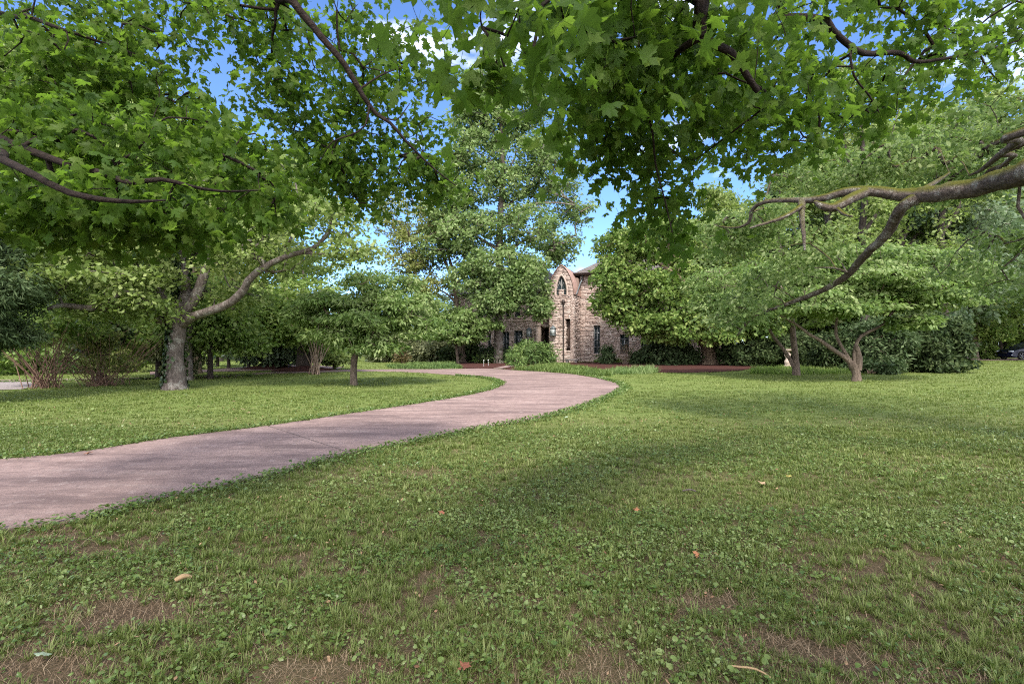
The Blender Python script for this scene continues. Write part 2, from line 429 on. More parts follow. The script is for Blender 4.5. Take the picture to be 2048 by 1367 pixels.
def drive_mat():
    m = NT('pink_concrete'); p = m.pos()
    mp = m.n('ShaderNodeMapping'); mp.inputs['Scale'].default_value = (.35, 1.6, 1); mp.inputs['Rotation'].default_value = (0, 0, R(-32)); m.l(p, mp.inputs['Vector'])
    n1 = m.noise(p, .5, 6, .62); n2 = m.noise(mp.outputs[0], 1.6, 7, .68); n3 = m.noise(p, 45, 5, .75)
    c = m.ramp(n1, [(.3, (.185, .128, .113)), (.55, (.28, .196, .172)), (.75, (.37, .276, .24))]).outputs['Color']
    c = m.mix(m.ramp(n2, [(.38, .9), (.53, 0.0)]).outputs['Color'], c, (.13, .09, .083))
    c = m.mix(m.ramp(n2, [(.58, 0.0), (.72, .5)]).outputs['Color'], c, (.33, .265, .235))
    n5 = m.noise(p, 7, 5, .7)
    c = m.mix(m.ramp(n5, [(.36, .55), (.5, 0.0)]).outputs['Color'], c, (.16, .117, .105))
    c = m.mix(m.ramp(n5, [(.56, 0.0), (.7, .45)]).outputs['Color'], c, (.41, .33, .295))
    c = m.mix(m.ramp(n3, [(.38, .45), (.55, 0.0)]).outputs['Color'], c, (.11, .08, .072))
    v = m.n('ShaderNodeTexVoronoi', feature='DISTANCE_TO_EDGE'); v.inputs['Scale'].default_value = .2; v.inputs['Randomness'].default_value = 1
    wv = m.n('ShaderNodeVectorMath', operation='MULTIPLY_ADD'); m.l(p, wv.inputs[0]); wv.inputs[1].default_value = (1, 1, 1)
    nn = m.n('ShaderNodeTexNoise'); nn.inputs['Scale'].default_value = 2.2; m.l(p, nn.inputs['Vector']); m.l(nn.outputs['Color'], wv.inputs[2])
    m.l(wv.outputs[0], v.inputs['Vector'])
    c = m.mix(m.ramp(v.outputs['Distance'], [(.0, .35), (.004, 0.0)]).outputs['Color'], c, (.09, .065, .055))
    m.bsdf(c, .9, .12, bump=n3, bstr=.3, bdist=.01)
    return m.m
def mulch_mat():
    m = NT('red_mulch'); p = m.pos(); n = m.noise(p, 18, 5, .8)
    m.bsdf(m.ramp(n, [(.3, (.03, .012, .010)), (.6, (.08, .034, .027)), (.8, (.17, .08, .06))]).outputs['Color'], .95, .1, bump=n, bstr=1, bdist=.05)
    return m.m
M['drive'] = drive_mat(); M['mulch'] = mulch_mat()
def sheet(name, poly, z, mat, kind='structure', thick=0.0):
    mb = MB(); p = np.array([(x, y, z) for x, y in poly])
    a = sum(p[i][0] * p[(i + 1) % len(p)][1] - p[(i + 1) % len(p)][0] * p[i][1] for i in range(len(p)))
    if a < 0: p = p[::-1]
    mb.poly(p)
    if thick:
        n = len(p); q = p - np.array([0, 0, thick])
        mb.add(np.concatenate([q, p]), [[i, (i + 1) % n, n + (i + 1) % n, n + i] for i in range(n)])
    o = mb.build(name, mat); tag(o, kind=kind); return o
g = MB(); g.poly([(-700, -200, 0), (700, -200, 0), (700, 1500, 0), (-700, 1500, 0)]); tag(g.build('lawn', lawn_mat()), kind='structure')

near_edge = [(0, 1064.6), (268, 1011), (537, 952), (698, 909), (913, 866), (1058, 840), (1136, 821), (1194, 801.5), (1233, 784), (1243, 775), (1237, 768), (1220, 762.5), (1185, 754.7), (1132, 747), (1077, 743), (1020, 740), (997, 738), (960, 737)]
far_edge = [(960, 737), (865, 738.5), (791, 738.5), (683, 739.7), (606, 742.2), (521, 745.6), (381, 753.3)]
inner = [(381, 756.3), (521, 748), (606, 745), (700, 743), (791, 743.3), (865, 747), (940, 752.8), (984, 757.4), (1004, 764), (1006, 766.5), (999, 773), (958, 786), (859, 804), (700, 828), (537, 852.5), (344, 876.7), (0, 920.7)]
def wpts(l): return np.array([G(*q) for q in l])
ne = np.concatenate([[[-7.6, 2.6]], wpts(near_edge)]); fe = np.concatenate([wpts(far_edge), [[-30, 18.5], [-50, 14]]])
ie = np.concatenate([[[-50, 11], [-30, 16.6]], wpts(inner), [[-11, 5.6]]])
z0 = lambda a: np.column_stack([a, np.zeros(len(a))])
drive = np.concatenate([smooth_path(z0(ne), .4)[:, :2], smooth_path(z0(fe), .6)[1:, :2], smooth_path(z0(ie), .4)[:, :2]])
sheet('driveway', drive, .022, M['drive'], thick=.03)
drive2 = wpts([(300, 750), (406, 744.3), (555, 740.3), (640, 738.3), (676, 737.4), (690, 734.5), (655, 732.5), (600, 729.2), (560, 729.5), (500, 733), (430, 739), (300, 744)])
sheet('drive_spur', drive2, .026, M['drive'])
sheet('right_drive', [(38, 46.6), (90, 44), (90, 51), (38, 53)], .02, M['drive'])
path = [G(1004, 737.5), G(986, 737.8), np.array([.5, 38.5]), np.array([2.2, 41.8]), np.array([3.0, 41.6]), np.array([1.4, 38.2]), ]
sheet('entry_path', path, .055, M['drive'])
def bed(pts, z=.03): 
    p = smooth_path(z0(np.concatenate([pts, pts[:1]])), .5)[:-1, :2]; sheet('mulch_bed', p, z, M['mulch']); return p
beds = [bed(np.array([G(925, 736.6), G(985, 736.9), [-.3, 34.5], [.6, 38.6], [-2, 41], [-5, 40], [-4.8, 34]]), .034),
        bed(np.array([G(998, 737.2), G(1030, 740), [1.2, 31.0], [3, 33], [3.4, 37], [1.9, 38.2], [.6, 33.5]]), .038),
        bed(np.array([G(1150, 737), G(1240, 741), G(1320, 745), G(1400, 745.3), G(1470, 742), G(1490, 739.5), [16.6, 33.8], [15.5, 38.5], [9, 41], [5, 40.5]]), .030)]
jm = MB(); ja, jb = G(537, 853.5), G(702, 908); jd = (jb - ja) / np.linalg.norm(jb - ja); jn = np.array([-jd[1], jd[0]]) * .007
jm.poly([(*(ja - jn), .0255), (*(jb - jn), .0255), (*(jb + jn), .0255), (*(ja + jn), .0255)]); tag(jm.build('driveway_joint', plain('joint_tar', (.12, .09, .08), .9)), kind='structure')
gp = wpts([(-60, 781), (45, 779), (75, 772), (60, 764), (-60, 762)])
def gravel_mat():
    m = NT('pale_gravel'); p = m.pos(); n = m.noise(p, 14, 4, .8)
    m.bsdf(m.ramp(n, [(.3, (.12, .10, .09)), (.6, (.28, .24, .23)), (.8, (.42, .38, .36))]).outputs['Color'], .9, .2, bump=n, bstr=1)
    return m.m
M['gravel'] = gravel_mat(); sheet('gravel_patch', gp, .018, M['gravel'])

def on_hard(x, y):
    r = inside(drive, x, y) | inside(drive2, x, y) | inside(np.array(path), x, y) | inside(gp, x, y) | ((x > 38) & (y > 46.4))
    for b in beds: r |= inside(b, x, y)
    return r
bare_spots = [(G(1195, 1340), .26, .22), (G(95, 1340), .45, .2), (G(215, 1100), .4, .16), (G(120, 1072), .35, .12), (G(250, 1230), .5, .25), (G(640, 1345), .4, .2), (G(1560, 1290), .3, .15), (G(840, 945), .3, .14), (G(1420, 1205), .3, .15), (G(1690, 1320), .25, .1)]
def bare(x, y):
    b = np.zeros(len(x))
    for (cx, cy), rx, ry in bare_spots:
        b = np.maximum(b, np.exp(-(((x - cx) / rx) ** 2 + ((y - cy) / ry) ** 2) * 1.2))
    b = np.maximum(b, np.clip((vnoise(x + 9, y, .55) * .5 + vnoise(x, y + 5, 1.7) * .5 - .71) * 4, 0, .45) * np.clip((5.5 - y) / 3.0, 0.1, 1))
    return b

def scatter(y0, y1, dens, side=1.12, pad=3.2):
    A = side * (y1 ** 2 - y0 ** 2) + 2 * pad * (y1 - y0)
    n = int(A * dens)
    y = np.sqrt(y0 ** 2 + (y1 ** 2 - y0 ** 2) * rng.random(n)); x = (rng.random(n) * 2 - 1) * (side * y + pad)
    return x, y
def blades(mb, x, y, h, wd, lean, az, var, z=0.0):
    n = len(x)
    d = np.column_stack([np.cos(az), np.sin(az)]); s = np.column_stack([-d[:, 1], d[:, 0]])
    f = np.array([0, .55, 1.0]); ht = np.array([0, .62, 1.0])
    V = np.zeros((n, 5, 3))
    for k in range(3):
        c = np.column_stack([x, y]) + d * (h * lean * f[k] ** 1.6)[:, None]
        zz = z + h * np.sqrt(np.clip(1 - (lean * .75) ** 2, .05, 1)) * ht[k]
        wk = wd * (.5, .42, 0)[k]
        if k < 2:
            V[:, 2 * k, :2] = c - s * wk[:, None]; V[:, 2 * k + 1, :2] = c + s * wk[:, None]; V[:, 2 * k, 2] = V[:, 2 * k + 1, 2] = zz
        else: V[:, 4, :2] = c; V[:, 4, 2] = zz
    i = (np.arange(n) * 5)[:, None]
    A = np.repeat(var, 5); V = V.reshape(-1, 3)
    b0 = mb.n
    mb.add(V, i + np.array([[0, 1, 3, 2]]), A)
    mb.F.setdefault(3, []).append(i + np.array([[2, 3, 4]]) + b0)
gm, sm, wm = MB(), MB(), MB()
for (y0, y1, dens, per, h, wd) in ((1.7, 3.2, 700, 28, .038, .0034), (3.2, 5.5, 440, 24, .04, .0044), (5.5, 9, 220, 20, .043, .0068), (9, 16, 45, 15, .05, .012), (16, 30, 12, 12, .05, .022), (30, 46, 4.0, 9, .055, .04)):
    x, y = scatter(y0, y1, dens)
    k = (rng.random(len(x)) > bare(x, y) * 1.15) & (rng.random(len(x)) < .5 + .8 * vnoise(x, y, .5))
    x, y = x[k], y[k]
    tv = rng.random(len(x)) * .5 + .5 * vnoise(x, y, 1.3)
    ts = .6 + .8 * rng.random(len(x)) ** 1.6
    big = (rng.random(len(x)) < .12) & (y < 9)
    ts[big] *= 1.5
    c = np.repeat(np.arange(len(x)), per); n = len(c)
    rr = np.sqrt(dens) ** -1 * .75
    az = rng.random(n) * 2 * np.pi; q = rng.random(n) ** .6 * rr
    bx = x[c] + np.cos(az) * q; by = y[c] + np.sin(az) * q
    k = ~on_hard(bx, by)
    c, az, bx, by = c[k], az[k], bx[k], by[k]; n = len(c)
    lean = np.clip(.25 + .75 * rng.random(n), 0, 1.2)
    W = wd * (.7 + .6 * rng.random(n)) * np.where(big[c], 1.7, 1)
    hh = h * ts[c] * (.5 + .8 * rng.random(n))
    blades(gm, bx, by, hh, W, lean, az + rng.normal(0, .5, n), np.clip(.5 * tv[c] + .5 * rng.random(n), 0, 1))
for (y0, y1, dens, wd) in ((1.7, 3.4, 4200, .0016), (3.4, 6, 1500, .0024), (6, 10, 260, .005)):
    x, y = scatter(y0, y1, dens)
    k = (rng.random(len(x)) < .26 + .8 * bare(x, y)) & ~on_hard(x, y); x, y = x[k], y[k]; n = len(x)
    blades(sm, x, y, .025 + .05 * rng.random(n), wd * (.6 + .8 * rng.random(n)), .95 + .35 * rng.random(n), rng.random(n) * 6.3, rng.random(n), z=.004)
for (y0, y1, dens, s) in ((1.7, 4.5, 2900, .0195), (4.5, 9, 1000, .025), (9, 16, 70, .04)):
    x, y = scatter(y0, y1, dens)
    pm = vnoise(x, y + 31, .8) * .6 + vnoise(x + 17, y, .27) * .4
    k = (pm + rng.normal(0, .06, len(x)) > np.where(x > y * .1, .47, .40)) & (rng.random(len(x)) > 1.1 * bare(x, y)) & ~on_hard(x, y)
    x, y = x[k], y[k]; n = len(x)
    nrm = rng.normal(size=(n, 3)) * .42 + np.array([0, 0, 1]); tan = rng.normal(size=(n, 3))
    tpl_sel = rng.random(n) < .35
    z = .015 + .045 * rng.random(n); sz = s * (.5 + 1.25 * rng.random(n) ** 2.6)
    var = np.clip(.5 * rng.random(n) + .5 * vnoise(x, y, .6), 0, 1)
    for t, q in ((T_ROUND, tpl_sel), (T_OVAL, ~tpl_sel)):
        put_leaves(wm, t, np.column_stack([x, y, z])[q], nrm[q], tan[q], sz[q], var[q])
tag(gm.build('grass', M['grass']), 'short green lawn grass in uneven tufts', 'grass', kind='stuff')
tag(sm.build('dry_grass', M['straw']), 'dead tan straw lying between the grass tufts', 'dry grass', kind='stuff')
tag(wm.build('weeds', M['weed']), 'small round leaved weeds creeping through the lawn', 'weeds', kind='stuff')
# leaf litter trodden into the turf
lm = MB()
for y0, y1, dens, sz in ((1.7, 5, 38, .022), (5, 12, 9, .03)):
    x, y = scatter(y0, y1, dens); k = ~on_hard(x, y); x, y = x[k], y[k]; n = len(x)
    put_leaves(lm, T_OVAL, np.column_stack([x, y, .012 + .03 * rng.random(n)]), rng.normal(size=(n, 3)) * .5 + np.array([0, 0, .8]), rng.normal(size=(n, 3)), sz * (.4 + rng.random(n)), rng.random(n))
tag(lm.build('leaf_litter', leaf_mat('litter', (.06, .03, .02), (.17, .09, .055), (.36, .24, .14), .1, .8, .1)), 'brown bits of dead leaf scattered through the turf', 'leaf litter', kind='stuff')
# edge growth along the drive
em = MB()
for poly, wide in ((smooth_path(z0(ne), .1)[:, :2], .35), (smooth_path(z0(ie), .1)[:, :2], .4)):
    d = poly[:, 1]; sel = poly[(d > 1.5) & (d < 24)]
    dd = np.gradient(sel, axis=0); nn_ = np.column_stack([dd[:, 1], -dd[:, 0]]); nn_ /= np.linalg.norm(nn_, axis=1, keepdims=True)
    for s in range(26):
        q = sel + nn_ * (rng.random(len(sel)) * wide * (.1 + rng.random(len(sel))) - .03)[:, None] + rng.normal(0, .05, sel.shape)
        n = len(q)
        put_leaves(em, T_ROUND, np.column_stack([q, .02 + .06 * rng.random(n)]), rng.normal(size=(n, 3)) * .45 + np.array([0, 0, 1]), rng.normal(size=(n, 3)),
                   (.014 + .018 * rng.random(n)) * (1 + .05 * q[:, 1]), rng.random(n) * .8)
tag(em.build('edge_weeds', M['weed']), 'dense small leaved growth along the drive edges', 'weeds', kind='stuff')

def cover(name, label, pts, dens, h, mat, wd=.02):
    p = np.array(pts); x0, y0 = p.min(0); x1, y1 = p.max(0); n = int((x1 - x0) * (y1 - y0) * dens)
    x = x0 + rng.random(n) * (x1 - x0); y = y0 + rng.random(n) * (y1 - y0); k = inside(p, x, y); x, y = x[k], y[k]; n = len(x)
    mb = MB(); blades(mb, x, y, h * (.5 + .7 * rng.random(n)) * (.6 + .7 * vnoise(x, y, .5)), wd * (.6 + .8 * rng.random(n)), .3 + .75 * rng.random(n), rng.random(n) * 6.3, np.clip(.4 * rng.random(n) + .6 * vnoise(x, y, .8), 0, 1))
    tag(mb.build(name, mat), label, 'ground cover', kind='stuff')
cover('ground_cover', 'yellow green ground cover spilling over the drive bend below the tower', [G(1024, 740.6), G(1080, 743.6), G(1135, 748), G(1180, 752), G(1225, 752), G(1215, 745), G(1170, 738), G(1120, 731), [1.9, 34.5]], 300, .27, M['grasscover'], .03)
cover('ground_cover', 'grey green lilyturf clump edging the dark mulch', [G(1212, 749), G(1300, 747.5), G(1318, 744), G(1300, 739.5), G(1222, 742.5)], 320, .36, M['poplar'], .03)
cover('ground_cover', 'low lilyturf strip under the dogwood stems on the right', [G(1500, 748), G(1600, 748.5), G(1705, 747.5), G(1700, 741), G(1590, 739.5), G(1505, 741)], 260, .34, M['green'], .03)
cover('ground_cover', 'dark green lilyturf strip below the pale hedge', [G(790, 738.4), G(865, 738), G(925, 736.5), [-4, 35.5], [-4.6, 39], [-8.6, 34]], 260, .26, M['yewlight'], .03)
cover('ground_cover', 'low green border at the foot of the right wall', [[6.6, 40.6], [12, 38.4], [12, 40], [7, 42]], 220, .4, M['green'], .03)

# ------------------------------------------------------------------ the stone house
HA = R(20); ca, sa = math.cos(HA), math.sin(HA)
HO = np.array([(1122 - 1024) / FOC * 41.0, 41.0])
def U(px, y):                                  # house-local x of a photo column on the plane local y
    k = (px - 1024) / FOC
    return (k * (HO[1] + y * ca) - HO[0] - y * sa) / (ca + k * sa)
def HZ(px, py, y):                             # house-local z of a photo pixel on that plane
    u = U(px, y); d = HO[1] - u * sa + y * ca
    return CAMH + (HOR - py) / FOC * d
def stone_mat():
    m = NT('split_stone'); v = m.var(); n = m.noise(m.obj(), 9, 5, .7); n2 = m.noise(m.obj(), .8, 4, .6)
    c = m.ramp(v, [(0, (.20, .148, .13)), (.25, (.34, .26, .225)), (.55, (.45, .36, .315)), (.8, (.57, .485, .43)), (1, (.44, .395, .37))]).outputs['Color']
    c = m.mix(m.ramp(n, [(.35, .4), (.55, 0.0)]).outputs['Color'], c, (.28, .18, .15))
    c = m.mix(m.ramp(n2, [(.45, 0.0), (.75, .35)]).outputs['Color'], c, (.30, .19, .15))
    m.bsdf(c, .9, .2, bump=n, bstr=.6, bdist=.03); return m.m
M['stone'] = stone_mat()
M['mortar'] = plain('dark_mortar', (.16, .11, .09), .95)
M['lime'] = plain('carved_limestone', (.42, .33, .28), .85, nscale=5)
M['greystone'] = plain('grey_stone_slab', (.17, .15, .145), .9)
M['copper'] = plain('brown_copper_roof', (.30, .19, .155), .5, .5, .25, nscale=2.5, amt=.3)
def shingle_mat():
    m = NT('dark_shingle'); p = m.obj()
    b = m.n('ShaderNodeTexBrick'); b.inputs['Scale'].default_value = 1.0
    mp = m.n('ShaderNodeMapping'); mp.inputs['Scale'].default_value = (1.6, 1.6, 1.6); m.l(p, mp.inputs['Vector'])
    sx = m.n('ShaderNodeSeparateXYZ'); m.l(mp.outputs[0], sx.inputs[0]); cx = m.n('ShaderNodeCombineXYZ'); m.l(sx.outputs['X'], cx.inputs['X']); m.l(sx.outputs['Z'], cx.inputs['Y'])
    m.l(cx.outputs[0], b.inputs['Vector'])
    b.inputs['Color1'].default_value = (.10, .085, .085, 1); b.inputs['Color2'].default_value = (.16, .14, .135, 1); b.inputs['Mortar'].default_value = (.04, .035, .035, 1)
    b.inputs['Row Height'].default_value = .22; b.inputs['Brick Width'].default_value = .4; b.inputs['Mortar Size'].default_value = .02
    n = m.noise(p, 3, 4, .6)
    c = m.mix(m.ramp(n, [(.3, 0.0), (.7, .5)]).outputs['Color'], b.outputs['Color'], (.19, .165, .15))
    m.bsdf(c, .9, .2, bump=n, bstr=.3); return m.m
M['shingle'] = shingle_mat()
M['metal'] = plain('dark_bronze_metal', (.045, .032, .028), .5, .4, .3)
M['frame'] = plain('grey_window_frame', (.24, .235, .23), .6)
M['lead'] = plain('weathered_lantern_metal', (.16, .19, .20), .5, .4, .5)
def glass_mat(name, col, rough=.06):
    m = NT(name); m.bsdf(col, rough, .6); return m.m
M['glass'] = glass_mat('dark_window_glass', (.03, .04, .045), .04)
M['lampglass'] = glass_mat('pale_lantern_glass', (.35, .38, .38), .2)

house = empty('stone_house', (HO[0], HO[1], 0), -HA)
tag(house, 'two storey ledgestone house with barrel roofed tower and pointed arch window', 'house')

def panel(st, mo, p0, p1, z0, z1, openings=(), lim=None, rlo=.085, rhi=.15, base_a=0.0):
    p0 = np.array(p0, float); p1 = np.array(p1, float); L = np.linalg.norm(p1 - p0); d = (p1 - p0) / L; nrm = np.array([d[1], -d[0]])
    z = z0
    while z < z1 - .03:
        h = min(rlo + (rhi - rlo) * random.random(), z1 - z); zm = z + h / 2
        a, b = (0, L) if lim is None else lim(zm)
        if b - a < .05: z += h; continue
        iv = [(a, b)]
        for o in openings:
            q = o(zm) if callable(o) else ((o[0], o[1]) if o[2] < zm < o[3] else None)
            if q is None: continue
            iv = [x for s, e in iv for x in (((s, min(e, q[0])), (max(s, q[1]), e))) if x[1] - x[0] > .02]
        for s, e in iv:
            P4 = lambda s0, s1, za, zb, off: [[*(p0 + d * s0 + nrm * off), za], [*(p0 + d * s1 + nrm * off), za], [*(p0 + d * s1 + nrm * off), zb], [*(p0 + d * s0 + nrm * off), zb]]
            mo.add(P4(s, e, z, z + h, 0), [[0, 1, 2, 3]])
            x = s
            while x < e - .01:
                w_ = min(.16 + .5 * random.random() ** 1.4, e - x)
                if e - x - w_ < .12: w_ = e - x
                o0 = .02 + .045 * random.random(); o1 = o0 + .02 * (random.random() - .5); gg = .012
                zl, zh = z + gg * (.4 + random.random()), z + h - gg * .4 * random.random()
                f = P4(x + gg * random.random() * 1.5, x + w_ - gg * random.random() * 1.5, zl, zh, o0)
                for q in f: q[0] += (random.random() - .5) * .012; q[2] += (random.random() - .5) * .025
                for q in (f[2], f[3]): q[0] += nrm[0] * (o1 - o0); q[1] += nrm[1] * (o1 - o0)
                bq = P4(x + gg * .3, x + w_ - gg * .3, z + gg * .2, z + h - gg * .2, -.01)
                st.add(f + bq, [[0, 1, 2, 3], [4, 5, 1, 0], [5, 6, 2, 1], [6, 7, 3, 2], [7, 4, 0, 3]], min(1, max(0, base_a + random.gauss(.52, .19))))
                x += w_
        z += h
def window(u0, u1, z0, z1, y, parent, nx=2, nz=4, dep=.22, name='window', sill=True, pane=None):
    f = MB(); b = .05; yy = y + dep - .03
    for x in (u0 + b / 2, u1 - b / 2): f.box((x, yy, (z0 + z1) / 2), (b, .09, z1 - z0))
    for z in (z0 + b / 2, z1 - b / 2): f.box(((u0 + u1) / 2, yy, z), (u1 - u0 - 2 * b, .086, b))
    for i in range(1, nx): f.box((u0 + (u1 - u0) * i / nx, yy, (z0 + z1) / 2), (.035, .07, z1 - z0 - 2 * b))
    for i in range(1, nz): f.box(((u0 + u1) / 2, yy, z0 + (z1 - z0) * i / nz), (u1 - u0 - 2 * b, .064, .028))
    # deep stone reveal behind the face
    for x, t in ((u0 - .02, .04), (u1 + .02, .04)): f.box((x, y + dep / 2 + .06, (z0 + z1) / 2), (t, dep + .1, z1 - z0 + .08))
    fo = f.build(name, M['frame'], parent)
    p = MB(); p.box(((u0 + u1) / 2, yy + .02, (z0 + z1) / 2), (u1 - u0 - .02, .012, z1 - z0 - .02)); p.build('pane', M['glass'], fo)
    if sill:
        s = MB(); s.box(((u0 + u1) / 2, y - .02, z0 - .07), (u1 - u0 + .3, .3, .13)); s.build('sill', M['lime'], fo)
    return fo
st, mo = MB(), MB()
TW, TD, TC = 1.04, 2.75, .26                   # tower half width, depth, corner radius
ZT = 5.50
niche = (U(1130.5, 0) + TW - TC, U(1144, 0) + TW - TC, HZ(1135, 701, 0), HZ(1135, 637, 0))
L0 = 2 * (TW - TC)
panel(st, mo, (-TW + TC, 0), (TW - TC, 0), 0, ZT, [niche])
for sgn in (-1, 1):
    prev = None
    for k in range(6):
        a = math.pi / 2 * k / 5
        q = (sgn * (TW - TC + TC * math.sin(a)), TC - TC * math.cos(a))
        if prev is not None: panel(st, mo, *((prev, q) if sgn > 0 else (q, prev)), 0, ZT)
        prev = q
panel(st, mo, (TW, TC), (TW, TD), 0, ZT); panel(st, mo, (-TW, TD), (-TW, TC), 0, ZT)
# gothic gable wall above
AW, ZS, ZA = 1.02, 5.5, 7.92
def arch_half(z, w_, zs, za, p=1.75):
    if z <= zs: return w_
    t = min(1, (z - zs) / (za - zs)); return w_ * (1 - t ** p) ** (1 / 1.55)
iw, izs, iza, izb = .56, 5.95, 7.28, 5.42
inn = lambda z: (AW - arch_half(z, iw, izs, iza, 1.6), AW + arch_half(z, iw, izs, iza, 1.6)) if izb < z < iza else None
panel(st, mo, (-AW, .12), (AW, .12), ZT, ZA, [inn], lim=lambda z: (AW - arch_half(z, AW, ZS + .1, ZA), AW + arch_half(z, AW, ZS + .1, ZA)), rlo=.08, rhi=.13)
# right wing and left wing
YR, YL = 2.55, 2.3
UR1, UL0, ZR, ZL = 12.6, -10.5, 7.35, 5.95
rw = []
for (xa, xb, za, zb) in ((1187.5, 1200, 652, 707), (1240.5, 1258, 668, 709), (1283, 1293, 660, 718), (1338, 1352, 668, 712), (1366, 1380, 668, 712), (1446, 1456, 664, 700), (1189, 1200, 585, 622), (1243, 1257, 585, 622), (1300, 1314, 585, 622), (1340, 1354, 590, 622)):
    rw.append((U(xa, YR), U(xb, YR), HZ(xa, zb, YR), HZ(xa, za, YR)))
panel(st, mo, (TW, YR), (UR1, YR), 0, ZR, [(a - TW, b - TW, c, d) for a, b, c, d in rw])
lw = []
for (xa, xb, za, zb) in ((1028.5, 1045, 661, 700), (1006, 1018, 664, 702), (976, 982, 666, 706), (948, 954, 666, 706), (958.5, 963, 606, 632), (966.5, 971.5, 606, 632), (1012, 1018, 604, 634), (1030, 1040, 604, 634)):
    lw.append((U(xa, YL), U(xb, YL), HZ(xa, zb, YL), HZ(xa, za, YL)))
door_u0, door_u1 = U(1083, YL), -TW - .02
ent = (door_u0 - UL0, door_u1 - UL0 + .2, 0, 2.95)
panel(st, mo, (UL0, YL), (-TW, YL), 0, ZL, [(a - UL0, b - UL0, c, d) for a, b, c, d in lw] + [ent])
panel(st, mo, (UR1, YR), (UR1, 10), 0, ZR); panel(st, mo, (UL0, 10), (UL0, YL), 0, ZL)
so_ = st.build('wall', M['stone'], house)
mo.build('mortar', M['mortar'], so_)
# solid core behind the stones so that nothing shows through
cm = MB(); cm.box(((UR1 + TW) / 2, 6.6, ZR / 2), (UR1 - TW - .02, 7.0, ZR - .02)); cm.box(((UL0 - TW) / 2, 6.6, ZL / 2), (-TW - UL0 - .02, 6.6, ZL - .02))
cm.box((0, 3.2, 3.6), (2 * TW - .06, 3.2, 7.0)); cm.build('inner_wall', M['mortar'], house)
# tower ledge, niche, arch surround
t = MB(); t.box((0, 1.5, ZT + .001), (2 * TW - .1, 2.6, .10)); t.build('ledge', M['lime'], house)
nu0, nu1 = U(1130.5, 0), U(1144, 0); nz0, nz1 = niche[2], niche[3]
t = MB()
t.box(((nu0 + nu1) / 2, .62, (nz0 + nz1) / 2), (nu1 - nu0 + .06, .04, nz1 - nz0 + .06))
t.box(((nu0 + nu1) / 2, .32, nz0 - .03), (nu1 - nu0 + .04, .56, .06)); t.box(((nu0 + nu1) / 2, .32, nz1 + .03), (nu1 - nu0 + .04, .56, .06))
st2, mo2 = MB(), MB()
panel(st2, mo2, (nu0, .02), (nu0, .6), nz0, nz1); panel(st2, mo2, (nu1, .6), (nu1, .02), nz0, nz1)
nic = t.build('niche', M['mortar'], house); st2.build('niche_stone', M['stone'], nic)
def arch_poly(w_, zb, zs, za, y, p, n=14):
    zz = [zs + (za - zs) * math.sin(math.pi / 2 * k / n) for k in range(n + 1)]
    r = [(arch_half(z, w_, zs, za, p), y, z) for z in zz]; l = [(-x, y, z) for x, _, z in r[-2::-1]]
    return [(w_, y, zb)] + r + l + [(-w_, y, zb)]
o1 = arch_poly(iw + .02, izb, izs, iza, 0, 1.6); o2 = arch_poly(iw - .12, izb, izs - .05, iza - .18, 0, 1.6)
sr = MB(); n = len(o1); V = []
for yy in (.04, .34): 
    V += [(x, yy, z) for x, _, z in o1]; V += [(x, yy, z) for x, _, z in o2]
F = []
for i in range(n - 1):
    F += [[i, i + 1, n + i + 1, n + i], [n + i, n + i + 1, 3 * n + i + 1, 3 * n + i], [i + 1, i, 2 * n + i, 2 * n + i + 1]]
sr.add(V, F); aw = sr.build('arched_window', M['lime'], house)
gp_ = MB(); gp_.poly([(x, .30, z) for x, _, z in o2][::-1]); gp_.build('pane', M['glass'], aw)
tr = MB()
tr.box((0, .25, (izb + iza - .5) / 2), (.05, .08, iza - izb - .3))
for sgn in (-1, 1):
    tr.tube([(sgn * .02, .25, 6.25), (sgn * .12, .25, 6.5), (sgn * .27, .25, 6.72)], [.025] * 3, 6); tr.tube([(sgn * .42, .25, 6.05), (sgn * .30, .25, 6.35), (sgn * .1, .25, 6.62)], [.025] * 3, 6)
tr.box((0, .25, 6.0), (.86, .07, .04)); tr.build('tracery', M['frame'], aw)
b1, b2 = MB(), MB(); panel(b1, b2, (-.22, .10), (.22, .10), 5.42, 5.98, rlo=.09, rhi=.13); b1.box((0, .19, 5.7), (.40, .14, .54), a=.4); b1.build('parapet', M['stone'], aw)
# barrel roof over the tower
br = MB(); ob = arch_poly(AW + .10, ZS + .05, ZS + .1, ZA + .10, .02, 1.75); ib = arch_poly(AW + .03, ZS + .05, ZS + .1, ZA + .03, .02, 1.75); n = len(ob)
V = [(x, .02, z) for x, _, z in ob] + [(x, .02, z) for x, _, z in ib] + [(x, 6.0, z) for x, _, z in ob] + [(x, .16, z) for x, _, z in ib]
F = []
for i in range(n - 1):
    F += [[i, n + i, n + i + 1, i + 1], [i, i + 1, 2 * n + i + 1, 2 * n + i], [n + i, 3 * n + i, 3 * n + i + 1, n + i + 1]]
br.add(V, F); br.build('barrel_roof', M['copper'], house, smooth=False)
